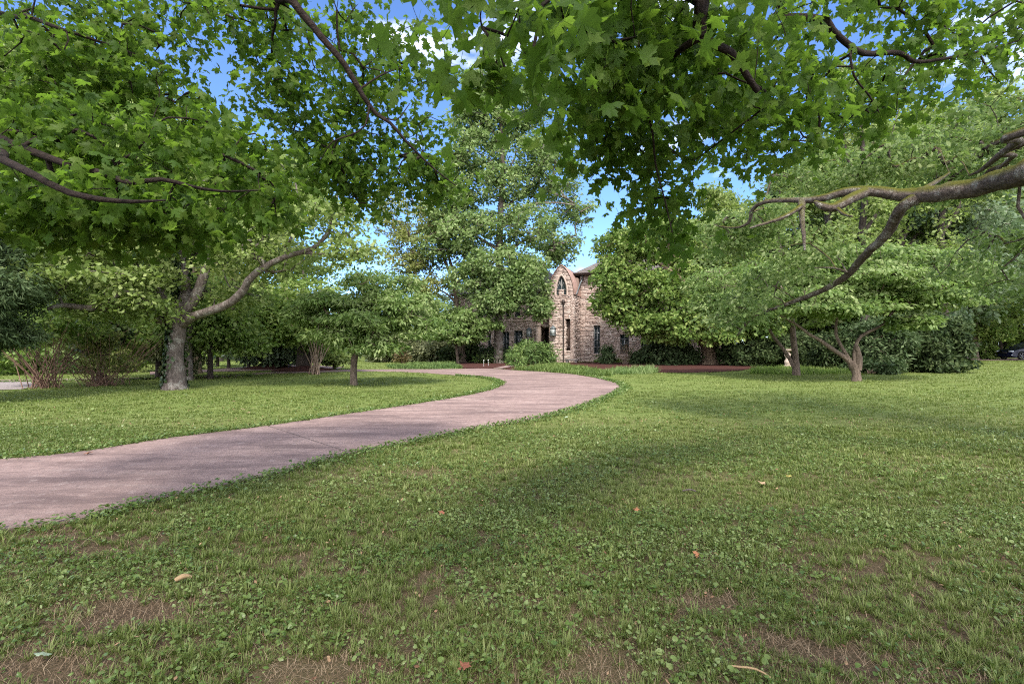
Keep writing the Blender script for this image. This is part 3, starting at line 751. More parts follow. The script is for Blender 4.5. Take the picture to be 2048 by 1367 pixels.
# main roofs
def hip(u0, u1, y0, y1, ze, zr, ins, name, over=.0):
    m = MB(); ym = (y0 + y1) / 2; a, b, c, d = (u0, y0, ze), (u1, y0, ze), (u1, y1, ze), (u0, y1, ze); e, f = (u0 + ins, ym, zr), (u1 - ins, ym, zr)
    th = .16; lo = lambda p: (p[0], p[1], p[2] - th)
    m.poly([a, b, f, e]); m.poly([b, c, f]); m.poly([c, d, e, f]); m.poly([d, a, e])
    m.poly([lo(a), lo(b), b, a]); m.poly([lo(b), lo(c), c, b]); m.poly([lo(c), lo(d), d, c]); m.poly([lo(d), lo(a), a, d]); m.poly([lo(a), lo(d), lo(c), lo(b)])
    return m.build(name, M['shingle'], house)
r1 = hip(.62, UR1 + .6, YR - .6, 12.5, ZR + .2, 10.9, 5.2, 'roof'); r2 = hip(UL0 - .6, -.2, YL - .5, 11, ZL + .2, 9.1, 3.4, 'roof')
gt = MB(); gt.box(((.62 + UR1) / 2, YR - .67, ZR + .12), (UR1, .13, .14)); gt.box((.58, YR + .35, ZR + .12), (.13, 1.9, .14)); gt.build('gutter', M['metal'], r1)
gt = MB(); gt.box(((UL0 - .2) / 2 - .9, YL - .57, ZL + .12), (-UL0 - 1.2, .13, .14)); gt.build('gutter', M['metal'], r2)
pp = MB(); pp.tube([(TW + .25, 2.35, ZR), (TW + .22, 2.2, 6.95), (TW + .12, 1.9, 6.6), (TW + .1, .9, 5.75), (TW + .09, .55, 5.6)], [.055] * 5, 8); pp.build('gutter_pipe', M['lead'], house, smooth=True)
dp = MB(); du = U(1127, -.09); dp.tube([(du, -.10, .02), (du, -.10, HZ(1127, 611, 0))], [.055, .055], 10)
ztop = HZ(1127, 600, 0); dp.lathe([(.05, ztop - .45), (.07, ztop - .38), (.16, ztop - .18), (.17, ztop - .10), (.10, ztop - .08), (.10, ztop + .02), (.0, ztop + .06)], (du, -.10, 0), 12)
dp.build('downpipe', M['metal'], house, smooth=True)
for w_ in rw: window(*w_, YR, house, nx=2 if w_[1] - w_[0] > .45 else 1, nz=4)
for w_ in lw: window(*w_, YL, house, nx=2 if w_[1] - w_[0] > .55 else 1, nz=1 if w_[2] < 2 else 2, sill=w_[2] > 3)
# entrance recess
d_ = MB(); d_.box(((door_u0 + door_u1) / 2, YL + .9, 1.45), (door_u1 - door_u0 - .1, .07, 2.75)); dr = d_.build('door', M['metal'], house)
k_ = MB(); k_.lathe([(0, 0), (.04, .02), (.04, .06), (0, .08)], (door_u0 + .3, YL + .82, 1.05), 10); k_.build('handle', M['lead'], dr)
pl = MB(); pu = U(1076, YL - .35); pl.box((pu, YL - .15, 1.55), (.42, .5, 3.1)); pl.box((pu, YL - .15, 3.16), (.52, .6, .14)); pl.box((pu, YL - .15, .1), (.5, .58, .2)); pl.build('pilaster', M['lime'], house)
lt = MB(); lt.box((-1.6, YL - .1, 3.08), (1.15, .46, .26)); lt.build('lintel', M['lime'], house)
bnd = MB(); bnd.box(((UL0 - TW) / 2, YL - .03, HZ(1020, 641, YL)), (-TW - UL0 - .06, .14, .14)); bnd.build('string_course', M['lime'], house)
# lanterns and loose things by the wall
def lantern(u, y, z, label, h=.85):
    x, yy = HO[0] + u * ca + y * sa, HO[1] - u * sa + y * ca
    e = empty('wall_lantern', (x, yy, z), -HA); tag(e, label, 'lantern', 'lanterns beside the entrance')
    f = MB(); w2 = .17
    for sx in (-1, 1):
        for sy in (-1, 1): f.box((sx * w2, sy * w2, h * .42), (.03, .03, h * .66))
    for zz in (h * .08, h * .75): f.box((0, 0, zz), (.42, .42, .05))
    f.lathe([(.27, h * .77), (.15, h * .92), (.05, h * .98), (.05, h * 1.02), (.0, h * 1.12)], (0, 0, 0), 4); f.lathe([(0, -.02), (.10, h * .06)], (0, 0, 0), 8)
    f.build('frame', M['lead'], e)
    p = MB()
    for sx, sy in ((0, 1), (0, -1), (1, 0), (-1, 0)): p.box((sx * w2 * .95, sy * w2 * .95, h * .42), (.30 if sx == 0 else .012, .30 if sy == 0 else .012, h * .6))
    p.build('pane', M['lampglass'], e)
    b = MB(); b.tube([(0, .12, h * .9), (0, .30, h * .95), (0, .45, h * .75)], [.025] * 3, 6); b.build('bracket', M['metal'], e)
lantern(U(1107, -.1), -.22, HZ(1107, 672, -.2), 'grey glazed lantern hung on the tower left of the downpipe')
lantern(U(1058.5, YL - .4), YL - .42, HZ(1058.5, 674, YL), 'dark lantern on the shaded wall left of the stone pilaster')
def hl(u, y): return (HO[0] + u * ca + y * sa, HO[1] - u * sa + y * ca)
e = empty('stone_bench', (*hl(U(1143.5, -.9), -.9), 0), -HA); tag(e, 'low grey stone slab bench at the foot of the tower', 'bench')
s = MB(); s.box((0, 0, .27), (1.05, .42, .10)); s.build('seat', M['greystone'], e)
for sx in (-1, 1): s = MB(); s.box((sx * .36, 0, .11), (.16, .34, .218), taper=.85); s.build('leg', M['greystone'], e)
s = MB(); s.lathe([(.05, 0), (.09, .02), (.07, .16), (.19, .22), (.22, .30), (.18, .30), (.0, .24)], (0, 0, 0), 16)
o = s.build('bowl', M['metal'], smooth=True); o.location = (*hl((nu0 + nu1) / 2, .3), nz0 + .005); tag(o, 'dark bowl standing inside the tall tower niche', 'bowl')
def garden_light(px, py, label):
    p = G(px, py); e = empty('garden_light', (p[0], p[1], .04)); tag(e, label, 'garden light', 'path lights in the red mulch')
    a = MB(); a.tube([(0, 0, 0), (0, 0, .34)], [.011, .011], 8); a.build('stake', M['white'], e)
    a = MB(); a.lathe([(.02, .34), (.045, .35), (.045, .37), (.02, .41), (0, .42)], (0, 0, 0), 12); a.build('cap', M['white'], e)
M['white'] = plain('white_painted_metal', (.5, .5, .48), .5)
garden_light(967.5, 733, 'white path light stake nearer the brown tree trunk in the mulch')
garden_light(976.5, 732, 'white path light stake nearer the bushy yew in the mulch')
# pedestal, ornament
def turned(px, d, prof, label, cat, name, mat, parts):
    e = empty(name, (*P(px, 0, d)[:2], 0)); tag(e, label, cat)
    for nm, pr in parts: q = MB(); q.lathe(pr, (0, 0, 0), 20); q.build(nm, mat, e, smooth=True)
    return e
turned(1575, 32.5, None, 'weathered stone bird bath on a waisted pedestal behind the dogwood stems', 'bird bath', 'bird_bath', M['lime'],
       [('base', [(0, 0), (.26, 0), (.26, .08), (.2, .12), (.17, .16)]), ('column', [(.15, .16), (.19, .3), (.2, .42), (.12, .52), (.11, .62), (.19, .74), (.2, .84), (.13, .95), (.12, 1.0)]), ('basin', [(.12, 1.0), (.24, 1.05), (.33, 1.12), (.34, 1.18), (.29, 1.17), (.0, 1.10)])])
turned(1929.5, 47.5, None, 'slim pale stone garden ornament beside the dark yew near the car', 'ornament', 'garden_ornament', M['lime'],
       [('base', [(0, 0), (.25, 0), (.25, .2), (.16, .24)]), ('figure', [(.15, .24), (.2, .5), (.13, .78), (.2, .98), (.17, 1.12), (.07, 1.2), (.1, 1.3), (.06, 1.4), (0, 1.42)])])

# ------------------------------------------------------------------ car
def paint(name, col):
    m = NT(name); b = m.bsdf(col, .4, .2, 0.0); b.inputs['Coat Weight'].default_value = .12; b.inputs['Coat Roughness'].default_value = .05; return m.m
M['navy'] = paint('navy_paint', (.004, .006, .022)); M['tyre'] = plain('tyre_rubber', (.02, .02, .02), .85); M['rim'] = plain('alloy', (.16, .16, .17), .4, .4, .6); M['black'] = plain('black_trim', (.015, .015, .016), .5)
M['headglass'] = glass_mat('headlamp_glass', (.5, .55, .62), .1)
import bmesh
car = empty('parked_car', (P(1995.5, 719, 48)[0] + .75, 48.3, .02)); car.scale = (1.05, 1, 1.1); tag(car, 'dark navy blue car parked on the drive beyond the lawn', 'car')
def car_shell(name, prof, hw, top_in, mat, bev):
    bm = bmesh.new(); rows = []
    zmax = max(z for _, z in prof); zmin = min(z for _, z in prof)
    for sy in (-1, -.55, .55, 1):
        ring = []
        for x, z in prof:
            k = (z - zmin) / (zmax - zmin); w2 = hw * (1 - top_in * k ** 1.5) * (1 - .10 * max(0, (.35 - x)) / .35 if x < .35 else 1)
            ring.append(bm.verts.new((x + (.10 if abs(sy) == 1 and x < .5 else 0), sy * w2, z + (.03 if abs(sy) < 1 and k > .6 else 0))))
        rows.append(ring)
    n = len(prof)
    for r in range(3):
        for i in range(n): bm.faces.new((rows[r][i], rows[r][(i + 1) % n], rows[r + 1][(i + 1) % n], rows[r + 1][i]))
    bm.faces.new(rows[0][::-1]); bm.faces.new(rows[3])
    bmesh.ops.recalc_face_normals(bm, faces=bm.faces)
    me = bpy.data.meshes.new(name); bm.to_mesh(me); bm.free(); me.materials.append(mat)
    o = bpy.data.objects.new(name, me); C.objects.link(o); o.parent = car
    b = o.modifiers.new('soft', 'BEVEL'); b.width = bev; b.segments = 3; b.limit_method = 'ANGLE'; b.angle_limit = R(40)
    return o
def archp(cx, r, n=9): return [(cx + r * math.cos(a), .33 + r * math.sin(a)) for a in np.linspace(math.pi, 0, n)]
lower = [(.0, .42), (.02, .26), (.35, .20)] + [(x, max(z, .2)) for x, z in archp(.92, .40)] + [(1.5, .2), (3.3, .2)] + archp(3.75, .40) + [(4.4, .24), (4.62, .35), (4.68, .8), (4.6, .98), (4.1, 1.03), (1.62, 1.02), (1.25, .985), (.7, .90), (.25, .80), (.05, .70)]
car_shell('body', lower, .93, .10, M['navy'], .04)
car_shell('cabin', [(1.35, .96), (2.05, 1.40), (2.5, 1.53), (3.4, 1.54), (4.1, 1.38), (4.55, .98)], .86, .22, M['navy'], .05)
for sy in (-1, 1):
    q = MB(); q.prism([(1.62, sy * .80, 1.04), (2.14, sy * .73, 1.37), (2.55, sy * .70, 1.46), (2.55, sy * .80, 1.04)], (0, sy * .06, 0)); q.prism([(2.63, sy * .80, 1.04), (2.63, sy * .70, 1.46), (3.4, sy * .70, 1.46), (4.0, sy * .73, 1.33), (4.1, sy * .80, 1.06)], (0, sy * .06, 0)); q.build('side_window', M['glass'], car)
    q = MB(); q.box((.19, sy * .66, .73), (.30, .34, .10), rz=-sy * .45); q.build('headlight', M['headglass'], car)
    q = MB(); q.box((1.72, sy * .98, 1.06), (.18, .16, .13)); q.build('wing_mirror', M['navy'], car)
    q = MB(); q.box((2.9, sy * .935, .86), (.22, .02, .03)); q.build('door_handle', M['black'], car)
    q = MB(); q.box((.10, sy * .74, .42), (.05, .18, .06)); q.build('fog_light', M['headglass'], car)
q = MB(); q.prism([(1.45, -.66, 1.03), (1.45, .66, 1.03), (2.04, .58, 1.40), (2.04, -.58, 1.40)], (-.03, 0, .03)); q.build('windscreen', M['glass'], car)
q = MB(); q.box((-.005, 0, .60), (.05, .9, .16)); q.build('grille', M['black'], car)
for cx in (.92, 3.75):
    for sy in (-1, 1):
        wo_ = MB(); wo_.lathe([(.25, -.1), (.33, -.1), (.345, -.06), (.345, .06), (.33, .1), (.25, .1)], (0, 0, 0), 32); tw = wo_.build('wheel', M['tyre'], car, smooth=True)
        tw.location = (cx, sy * .84, .345); tw.rotation_euler = (R(90), 0, 0)
        ri = MB(); ri.lathe([(.255, -.09), (.26, .085), (.245, .085), (.23, .02)], (0, 0, 0), 32)
        for k in range(5):
            for dd in (-.1, .1):
                a = k * 2 * math.pi / 5 + dd; ri.tube([(.04 * math.cos(a), .04 * math.sin(a), -sy * .055), (.25 * math.cos(a + dd * .6), .25 * math.sin(a + dd * .6), -sy * .075)], [.02, .016], 6)
        ri.lathe([(0, -.06), (.06, -.05), (.06, .05), (0, .06)], (0, 0, 0), 16); ro = ri.build('rim', M['rim'], tw)

# ------------------------------------------------------------------ trees and shrubs measured from the photograph
def PX(l, d=None): return np.array([P(*q) if len(q) == 3 else P(q[0], q[1], d) for q in l])
def stems(base, n, h, spread, r, seed, bj=.1, bend=.25):
    rs = np.random.default_rng(seed); out = []
    for i in range(n):
        a = rs.random() * 2 * np.pi; q = spread * rs.random() ** .6; hh = h * (.7 + .4 * rs.random())
        b = np.array([base[0] + rs.normal(0, bj), base[1] + rs.normal(0, bj), -.02])
        e = np.array([base[0] + q * np.cos(a), base[1] + q * np.sin(a), hh]); m = (b + e) / 2 + np.array([-np.cos(a), -np.sin(a), 0]) * q * bend
        out.append((np.array([b, m, e]), (r, r * .35)))
    return out
def trunk(px, py, d, pts, rad): return (np.concatenate([[[*G(px, py)[:2] * 0 + np.array([(px - 1024) / FOC * d, d]), -.2]], PX(pts, d)]), rad)

# 1 the broad grey tree on the left lawn, ivy on its trunk
d = 16.7; b = G(350, 778)
def clear1(c):                                  # the fork and the long limb stand clear of leaves on the near side
    x = c[:, 0] / c[:, 1] * FOC + 1024; y = HOR - (c[:, 2] - CAMH) / c[:, 1] * FOC
    f = (np.abs(x - 380) < 34) & (y > 440) & (y < 640) & (c[:, 1] < 17.4)
    ly = np.interp(x, [380, 450, 480, 505, 540, 580, 625, 655, 680], [640, 610, 590, 552, 527, 510, 496, 465, 380])
    g = (x > 375) & (x < 690) & (np.abs(y - ly) < 13) & (c[:, 1] < np.interp(x, [380, 690], [16.9, 15.6]))
    return ~(f | g)
T1 = tree('shade_tree', 'broad grey barked tree with ivy on its trunk, on the left lawn', 'tree', b,
     [(np.array([[*b, -.3], [*b, -.02], [*P(351, 760, d)], [*P(350, 725, d)], [*P(352, 690, d)], [*P(356, 655, d)], [*P(358, 628, d)], [*P(362, 606, d)]]), [.52, .42, .31, .26, .24, .24, .27, .21]),
      (PX([(346, 650, 16.6), (334, 612, 16.3), (310, 575, 16.0), (280, 540, 15.6), (246, 517, 15.2), (205, 500, 14.8)]), [.2, .17, .14, .11, .08, .04]),
      (PX([(340, 640, 16.7), (318, 640, 16.4), (290, 612, 15.8), (240, 608, 15.2), (180, 616, 14.6), (125, 610, 14.1), (95, 618, 13.8)]), [.16, .14, .12, .11, .09, .07, .04]),
      (PX([(360, 625, 16.7), (371, 585, 16.9), (370, 545, 17), (360, 500, 17), (347, 470, 17), (338, 400, 17), (330, 320, 17), (320, 250, 17)]), [.2, .17, .155, .14, .125, .10, .08, .04]),
      (PX([(364, 625, 16.7), (390, 595, 16.9), (404, 560, 17), (414, 525, 17.2), (420, 480, 17.4), (430, 400, 17.6), (450, 320, 17.8)]), [.21, .175, .155, .14, .12, .09, .04]),
      (PX([(362, 650, 16.7), (385, 634, 16.5), (420, 622, 16.2), (455, 608, 16), (480, 588, 15.8), (505, 552, 15.6), (540, 527, 15.5), (580, 510, 15.4), (625, 496, 15.3), (655, 465, 15.2), (668, 410, 15.2), (680, 375, 15.2)]), [.15, .145, .135, .13, .12, .105, .09, .08, .07, .055, .04, .02]),
      (PX([(600, 505, 15.4), (650, 508, 15.2), (700, 520, 15.0)]), [.06, .04, .02]),
      (PX([(455, 608, 16), (500, 560, 17), (505, 500, 18)]), [.08, .06, .03])],
     [E(190, 545, 14.8, 120, 60, 2.2, 90), E(290, 480, 16.5, 150, 60, 3, 110), E(440, 440, 17.5, 120, 90, 3, 90), E(340, 330, 17, 190, 110, 4, 170), E(520, 500, 16, 110, 50, 2, 55),
      E(640, 440, 15.2, 70, 60, 1.2, 34), E(700, 500, 15.1, 45, 30, .8, 14), E(240, 610, 15.5, 110, 30, 1.5, 40), E(430, 590, 17.5, 90, 40, 2, 40), E(560, 380, 17, 90, 70, 2.5, 50)],
     M['pale'], M['bark_grey'], lsize=.115, per=62, clump=.62, flat=.45, twig=.011, nside=14, wob=.1, dens=1.0, keep=clear1)
mb = MB(); n = 4200
hh = rng.random(n) * 5.2 + .1; aa = R(150) + rng.normal(0, .75, n); rr = np.interp(hh, [0, .5, 1.6, 2.6, 5.2], [.34, .28, .25, .24, .21]) + .03 + .06 * rng.random(n)
cx = np.interp(hh, [0, 2.6, 3.4, 5.2], [0, .1, .30, .1])
k = rng.random(n) < np.interp(hh, [0, 1, 2.2, 2.6, 5.2], [.9, .7, .9, 1, .8])
pos = np.column_stack([cx + np.cos(aa) * rr, np.sin(aa) * rr, hh])[k]; nr = np.column_stack([np.cos(aa), np.sin(aa), .3 + 0 * aa])[k] + rng.normal(0, .35, (k.sum(), 3))
put_leaves(mb, T_ROUND, pos, nr, np.tile([0, 0, -1.0], (k.sum(), 1)) + rng.normal(0, .4, (k.sum(), 3)), .07 + .06 * rng.random(k.sum()), rng.random(k.sum()))
mb.build('ivy', M['ivy'], T1)

# 2 dogwood in the lawn
d = 18.3; b = G(708, 770)
tree('lawn_dogwood', 'small layered dogwood with a single dark trunk in the left lawn', 'tree', b,
     [(np.array([[*b, -.2], P(707, 745, d), P(709, 720, d), P(711, 700, d)]), [.15, .125, .12, .13]),
      (PX([(710, 706, d), (690, 680, d - .3), (660, 655, d - .6), (620, 640, d - 1)]), [.09, .06, .045, .02]), (PX([(711, 704, d), (735, 680, d), (760, 650, d + .2), (810, 635, d + .4)]), [.09, .06, .045, .02]),
      (PX([(711, 704, d), (716, 660, d), (735, 600, d + .3), (760, 560, d + .5)]), [.09, .06, .045, .02]), (PX([(710, 706, d), (690, 650, d + .8), (660, 600, d + 1.3)]), [.08, .05, .02])],
     [E(765, 565, 18.5, 75, 24, 1.3, 34), E(690, 600, 18, 80, 20, 1.5, 38), E(800, 605, 18.3, 75, 22, 1.4, 34), E(720, 640, 17.4, 75, 20, 1.2, 38), E(640, 625, 18, 70, 22, 1.4, 32), E(820, 650, 18.3, 60, 24, 1.3, 32), E(735, 685, 17.8, 62, 20, 1.2, 34), E(670, 665, 18, 50, 18, 1.2, 24), E(770, 620, 19, 90, 40, 1.5, 44)],
     M['dogwood'], M['bark_brown'], tpl=T_LONG, lsize=.13, per=75, clump=.5, flat=.3, droop=.55, upw=.9, twig=.008)
# 3 crape myrtle and dark trees round the lawn
b = G(632, 748)
tree('crape_myrtle', 'many stemmed crape myrtle with bare tan stems behind the lawn dogwood', 'tree', b, stems(b, 18, 2.4, 1.0, .036, 3, bj=.16, bend=.02),
     [E(600, 600, 25, 80, 50, 1.6, 60), E(560, 650, 25, 70, 35, 1.5, 45), E(640, 650, 25.3, 70, 34, 1.5, 45), E(520, 620, 25.5, 60, 40, 1.5, 30)], M['green'], M['stem_tan'], lsize=.15, per=60, clump=.7, flat=.45, twig=.008, nside=6)
def simple_tree(name, label, px, py, rt, top_px, ells, leaf, bark='bark_dark', ls=.18, per=45, clump=.75, flat=.5, fork=.55, lean=0, group=None, tpl=T_DIA, limbs=4, twig=.012, seed=1):
    b = G(px, py); d = b[1]; rs = np.random.default_rng(seed); H = P(px, top_px, d)[2]
    top = np.array([b[0] + lean, d, H]); f = np.array([b[0] + lean * fork, d, H * fork])
    ls_ = [(np.array([[*b, -.3], [b[0] + .02, d, .25], [b[0] + lean * .3, d, H * fork * .5], f, top]), [rt * 1.35, rt, rt * .85, rt * .75, rt * .15])]
    for c, r, n in ells[:limbs + 2]:
        m = f * .5 + np.asarray(c) * .5; m[2] = max(m[2] - .15 * np.linalg.norm(c - f), .5)
        ls_.append((np.array([f - np.array([0, 0, .3 * rs.random() * H * fork]), m, c]), [rt * .5, rt * .35, rt * .12]))
    return tree(name, label, 'tree', b, ls_, ells, M[leaf], M[bark], tpl=tpl, lsize=ls, per=per, clump=clump, flat=flat, group=group, twig=twig)
simple_tree('small_tree', 'young dark trunked tree beside the broad grey tree on the left lawn', 420, 757, .12, 560, [E(410, 670, 21.7, 50, 24, 1.1, 26), E(460, 650, 22, 60, 30, 1.5, 34), E(430, 600, 22, 90, 40, 1.6, 46), E(500, 690, 22.5, 40, 18, 1, 16)], 'green', ls=.14)
simple_tree('twin_tree', 'ivy clad slender trunk half hidden behind the broad grey tree', 377, 760, .16, 480, [E(380, 600, 21, 60, 50, 1.2, 26), E(330, 660, 21, 50, 30, 1.2, 20), E(300, 640, 22, 60, 40, 1.2, 26)], 'green', 'bark_grey', ls=.14)
simple_tree('park_tree', 'reddish trunked tree behind the ivy clad trunk on the left', 389, 747, .34, 470, [E(390, 600, 25.4, 110, 50, 2, 46), E(330, 560, 25.4, 90, 60, 2, 44), E(460, 560, 26, 90, 60, 2, 44)], 'olive', 'bark_brown', ls=.17)
simple_tree('park_tree', 'dark trunked tree left of the broad grey trunk near the twiggy shrubs', 317, 756, .13, 560, [E(310, 680, 22, 60, 34, 1.4, 34), E(280, 640, 22.5, 70, 50, 1.4, 40)], 'green', ls=.15)
simple_tree('flared_tree', 'thick flared trunk with dusky blue foliage in a far mulch ring', 543, 736, .45, 600, [E(545, 710, 31, 34, 14, 1.2, 26), E(510, 700, 31, 40, 18, 1.2, 24), E(590, 695, 31, 40, 20, 1.2, 24), E(550, 670, 32, 70, 30, 2, 40)], 'bluegreen', ls=.2, fork=.28)
simple_tree('conical_tree', 'stout conical trunk in a mulch ring behind the crape myrtle stems', 607, 740, .42, 540, [E(600, 640, 29, 70, 50, 2, 50), E(640, 690, 29, 40, 20, 1.2, 20), E(560, 660, 29, 50, 34, 1.6, 26)], 'green', ls=.18, fork=.5)
simple_tree('umbrella_tree', 'little pale umbrella shaped tree beyond the drive', 668, 739, .10, 700, [E(668, 712, 29.4, 28, 8, .7, 26), E(655, 718, 29.4, 16, 6, .5, 10), E(685, 717, 29.4, 18, 6, .5, 12)], 'pale', ls=.14, clump=.4, fork=.5)
for px, py, lb in ((457, 736.5, 'thin far tree between the dark young trunk and the pale drive'), (497, 737.5, 'slender leaning sapling left of the thick flared trunk'), (563, 735.5, 'slender sapling just right of the thick flared trunk'), (435, 733, 'far thin trunk behind the young dark trunked tree')):
    simple_tree('sapling', lb, px, py, .10, 640, [E(px, 690, G(px, py)[1], 30, 16, 1, 20), E(px + 10, 665, G(px, py)[1], 30, 18, 1, 20)], 'green', ls=.18)
for (px, py) in ((543, 736.5), (607, 740.5)):
    q = G(px, py); a = np.linspace(0, 2 * np.pi, 20, endpoint=False); k = MB(); k.lathe([(1.7, .0), (1.2, .09), (.6, .2), (0, .26)], (*q, .028), 20); tag(k.build('mulch_mound', M['mulch'], smooth=True), kind='structure')

# 4 trees in front of the left wing
d = 41; b = P(925, 724, d)[:2]
tree('brown_trunk_tree', 'brown trunked tree with tawny upper leaves left of the house', 'tree', b,
     [(np.array([[*b, -.3], P(925, 705, d), P(921, 670, d), P(915, 620, d), P(911, 580, d), P(907, 545, d)]), [.42, .34, .3, .27, .22, .18]),
      (PX([(909, 570, d), (893, 530, d), (880, 495, d), (865, 450, d)]), [.15, .12, .09, .04]), (PX([(911, 580, d), (925, 540, d), (930, 500, d), (935, 450, d)]), [.14, .11, .08, .04]),
      (PX([(907, 545, d), (890, 480, d), (900, 420, d)]), [.14, .08, .03]), (PX([(915, 610, d), (890, 585, d - .5), (850, 570, d - 1)]), [.10, .07, .03])],
     [E(850, 490, 41, 70, 50, 2.5, 80), E(790, 430, 42, 60, 60, 2.5, 52), E(880, 430, 41, 60, 50, 2.5, 57), E(810, 530, 41, 60, 30, 2, 39), E(940, 520, 41, 40, 40, 2, 31), E(860, 570, 40, 50, 24, 2, 33)],
     M['olive'], M['bark_brown'], lsize=.18, per=38, clump=.65, flat=.6, twig=.014)
b2 = P(905, 724, 38)[:2]
tree('low_dogwood', 'pale layered dogwood crown around the brown trunk', 'tree', (b2[0] + .4, 38.3),
     [(np.array([[b2[0] + .4, 38.3, -.2], P(912, 690, 38.2), P(908, 660, 38)]), [.12, .1, .08]), (PX([(908, 662, 38), (880, 645, 37.6), (840, 640, 37.4)]), [.07, .05, .02]), (PX([(908, 662, 38), (950, 645, 37.8), (985, 640, 37.6)]), [.07, .05, .02])],
     [E(900, 625, 38, 70, 22, 2, 46), E(860, 660, 37.6, 50, 16, 1.6, 30), E(950, 650, 37.6, 55, 20, 1.6, 38), E(925, 672, 37.4, 45, 12, 1.3, 26)], M['dogwood'], M['bark_brown'], lsize=.18, per=60, clump=.65, flat=.35, droop=.5)
d = 39; b = P(997, 724, d)[:2]
def tp(l): return PX(l, d)
tree('tulip_poplar', 'very tall tulip poplar rising in front of the house beside the tower', 'tree', b,
     [(np.array([[*b, -.3], *tp([(997, 690), (997, 640), (998, 560), (1000, 450), (1004, 380), (1005, 300), (1000, 210), (1003, 130)])]), [.45, .36, .34, .32, .26, .22, .17, .1, .04]),
      (tp([(1002, 420), (1040, 390), (1075, 350)]), [.12, .08, .03]), (tp([(1000, 440), (1060, 410), (1110, 405), (1150, 410)]), [.14, .1, .06, .03]), (tp([(1004, 360), (975, 320), (950, 300)]), [.12, .08, .03]),
      (tp([(1005, 310), (985, 260), (965, 220)]), [.1, .07, .03]), (tp([(1003, 250), (1040, 225), (1065, 215)]), [.09, .06, .03]), (tp([(999, 500), (950, 470), (915, 440)]), [.14, .1, .04]),
      (tp([(999, 520), (1050, 480), (1110, 470)]), [.14, .1, .04]), (tp([(998, 560), (1040, 540), (1075, 560), (1085, 600)]), [.13, .09, .06, .03]), (tp([(998, 570), (1000, 590), (1015, 610)]), [.1, .06, .03])],
     [E(955, 195, 39, 45, 45, 2, 78), E(1045, 215, 39, 50, 40, 2, 65), E(1000, 250, 39, 60, 40, 2, 65), E(960, 300, 39, 60, 45, 2.4, 82), E(1060, 315, 39, 50, 50, 2.2, 72), E(920, 380, 39, 40, 50, 2, 53), E(1000, 370, 39, 60, 40, 2.4, 72), E(1090, 380, 42, 50, 30, 2, 42),
      E(1150, 420, 43.5, 38, 34, 1.8, 42), E(950, 460, 38.5, 75, 45, 2.5, 108), E(1060, 450, 38.5, 60, 40, 2.5, 82), E(1120, 495, 43.5, 50, 33, 1.8, 61), E(1000, 530, 38, 80, 40, 2.5, 115), E(1070, 550, 38, 55, 34, 2.2, 72), E(940, 560, 38.5, 50, 40, 2, 53), E(1000, 600, 37.5, 48, 26, 1.6, 61), E(1075, 612, 38, 26, 30, 1.3, 36), E(870, 480, 39.8, 45, 40, 1.6, 34), E(900, 400, 39.6, 50, 40, 1.6, 34), E(905, 320, 39.5, 45, 40, 2, 37), E(930, 250, 39.5, 45, 40, 2, 42), E(985, 150, 39, 50, 34, 2, 50), E(1075, 165, 39.5, 40, 34, 2, 32), E(1110, 290, 42, 45, 45, 2, 42), E(1130, 350, 43, 40, 36, 2, 32), E(885, 420, 39.5, 40, 36, 2, 32), E(1030, 575, 37.6, 60, 22, 1.6, 46)],
     M['poplar'], M['bark_grey'], lsize=.19, per=40, clump=.62, flat=.7, twig=.013, droop=.15, keep=lambda c: ~((np.abs((c[:, 0] / c[:, 1] * 1000 + 1024) - 1134) < 40) & ((688 - (c[:, 2] - 1.5) / c[:, 1] * 1000) > 528)))
# 5 maple against the right wing
d = 36.5; b = P(1421, 728, d)[:2]
tree('torn_trunk_maple', 'bright green maple with a thick torn trunk before the right wing', 'tree', b,
     [(np.array([[*b, -.3], P(1421, 722, d), P(1420, 700, d), P(1424, 675, d), P(1430, 655, d), P(1440, 610, d), P(1430, 520, d)]), [.85, .66, .60, .60, .5, .3, .1]),
      (PX([(1412, 690, d), (1395, 676, d - .2), (1380, 668, d - .5), (1340, 640, d - 1), (1290, 600, d - 1.2)]), [.33, .26, .2, .13, .05]), (PX([(1432, 650, d), (1400, 600, d - 1), (1340, 540, d - 1.3), (1260, 500, d - 1)]), [.26, .2, .12, .04]),
      (PX([(1415, 670, d), (1400, 655, d - .6), (1390, 640, d - .7)]), [.24, .14, .1])],
     [E(1250, 500, 35.5, 55, 50, 2.2, 70), E(1310, 480, 36, 70, 50, 2.5, 70), E(1225, 560, 35.2, 38, 40, 1.8, 40), E(1290, 570, 34.8, 70, 40, 2.2, 70), E(1250, 620, 35.2, 50, 32, 1.6, 40), E(1330, 630, 34.6, 70, 30, 2, 50), E(1390, 560, 35, 80, 60, 2.5, 90), E(1410, 635, 34.6, 60, 24, 1.6, 36), E(1450, 500, 36, 80, 60, 2.5, 60), E(1215, 600, 35.2, 28, 24, 1.3, 16), E(1345, 662, 34.2, 55, 18, 1.3, 34), E(1295, 655, 34.4, 36, 14, 1.2, 18), E(1480, 600, 34.5, 60, 50, 2, 60), E(1500, 650, 34.2, 60, 22, 1.5, 36), E(1440, 670, 34, 40, 14, 1, 14), E(1390, 470, 36, 80, 40, 2.2, 50)],
     M['yellowgreen'], M['bark_hollow'], lsize=.2, per=52, clump=.75, flat=.5, droop=.35, twig=.012, nside=16, wob=.35)
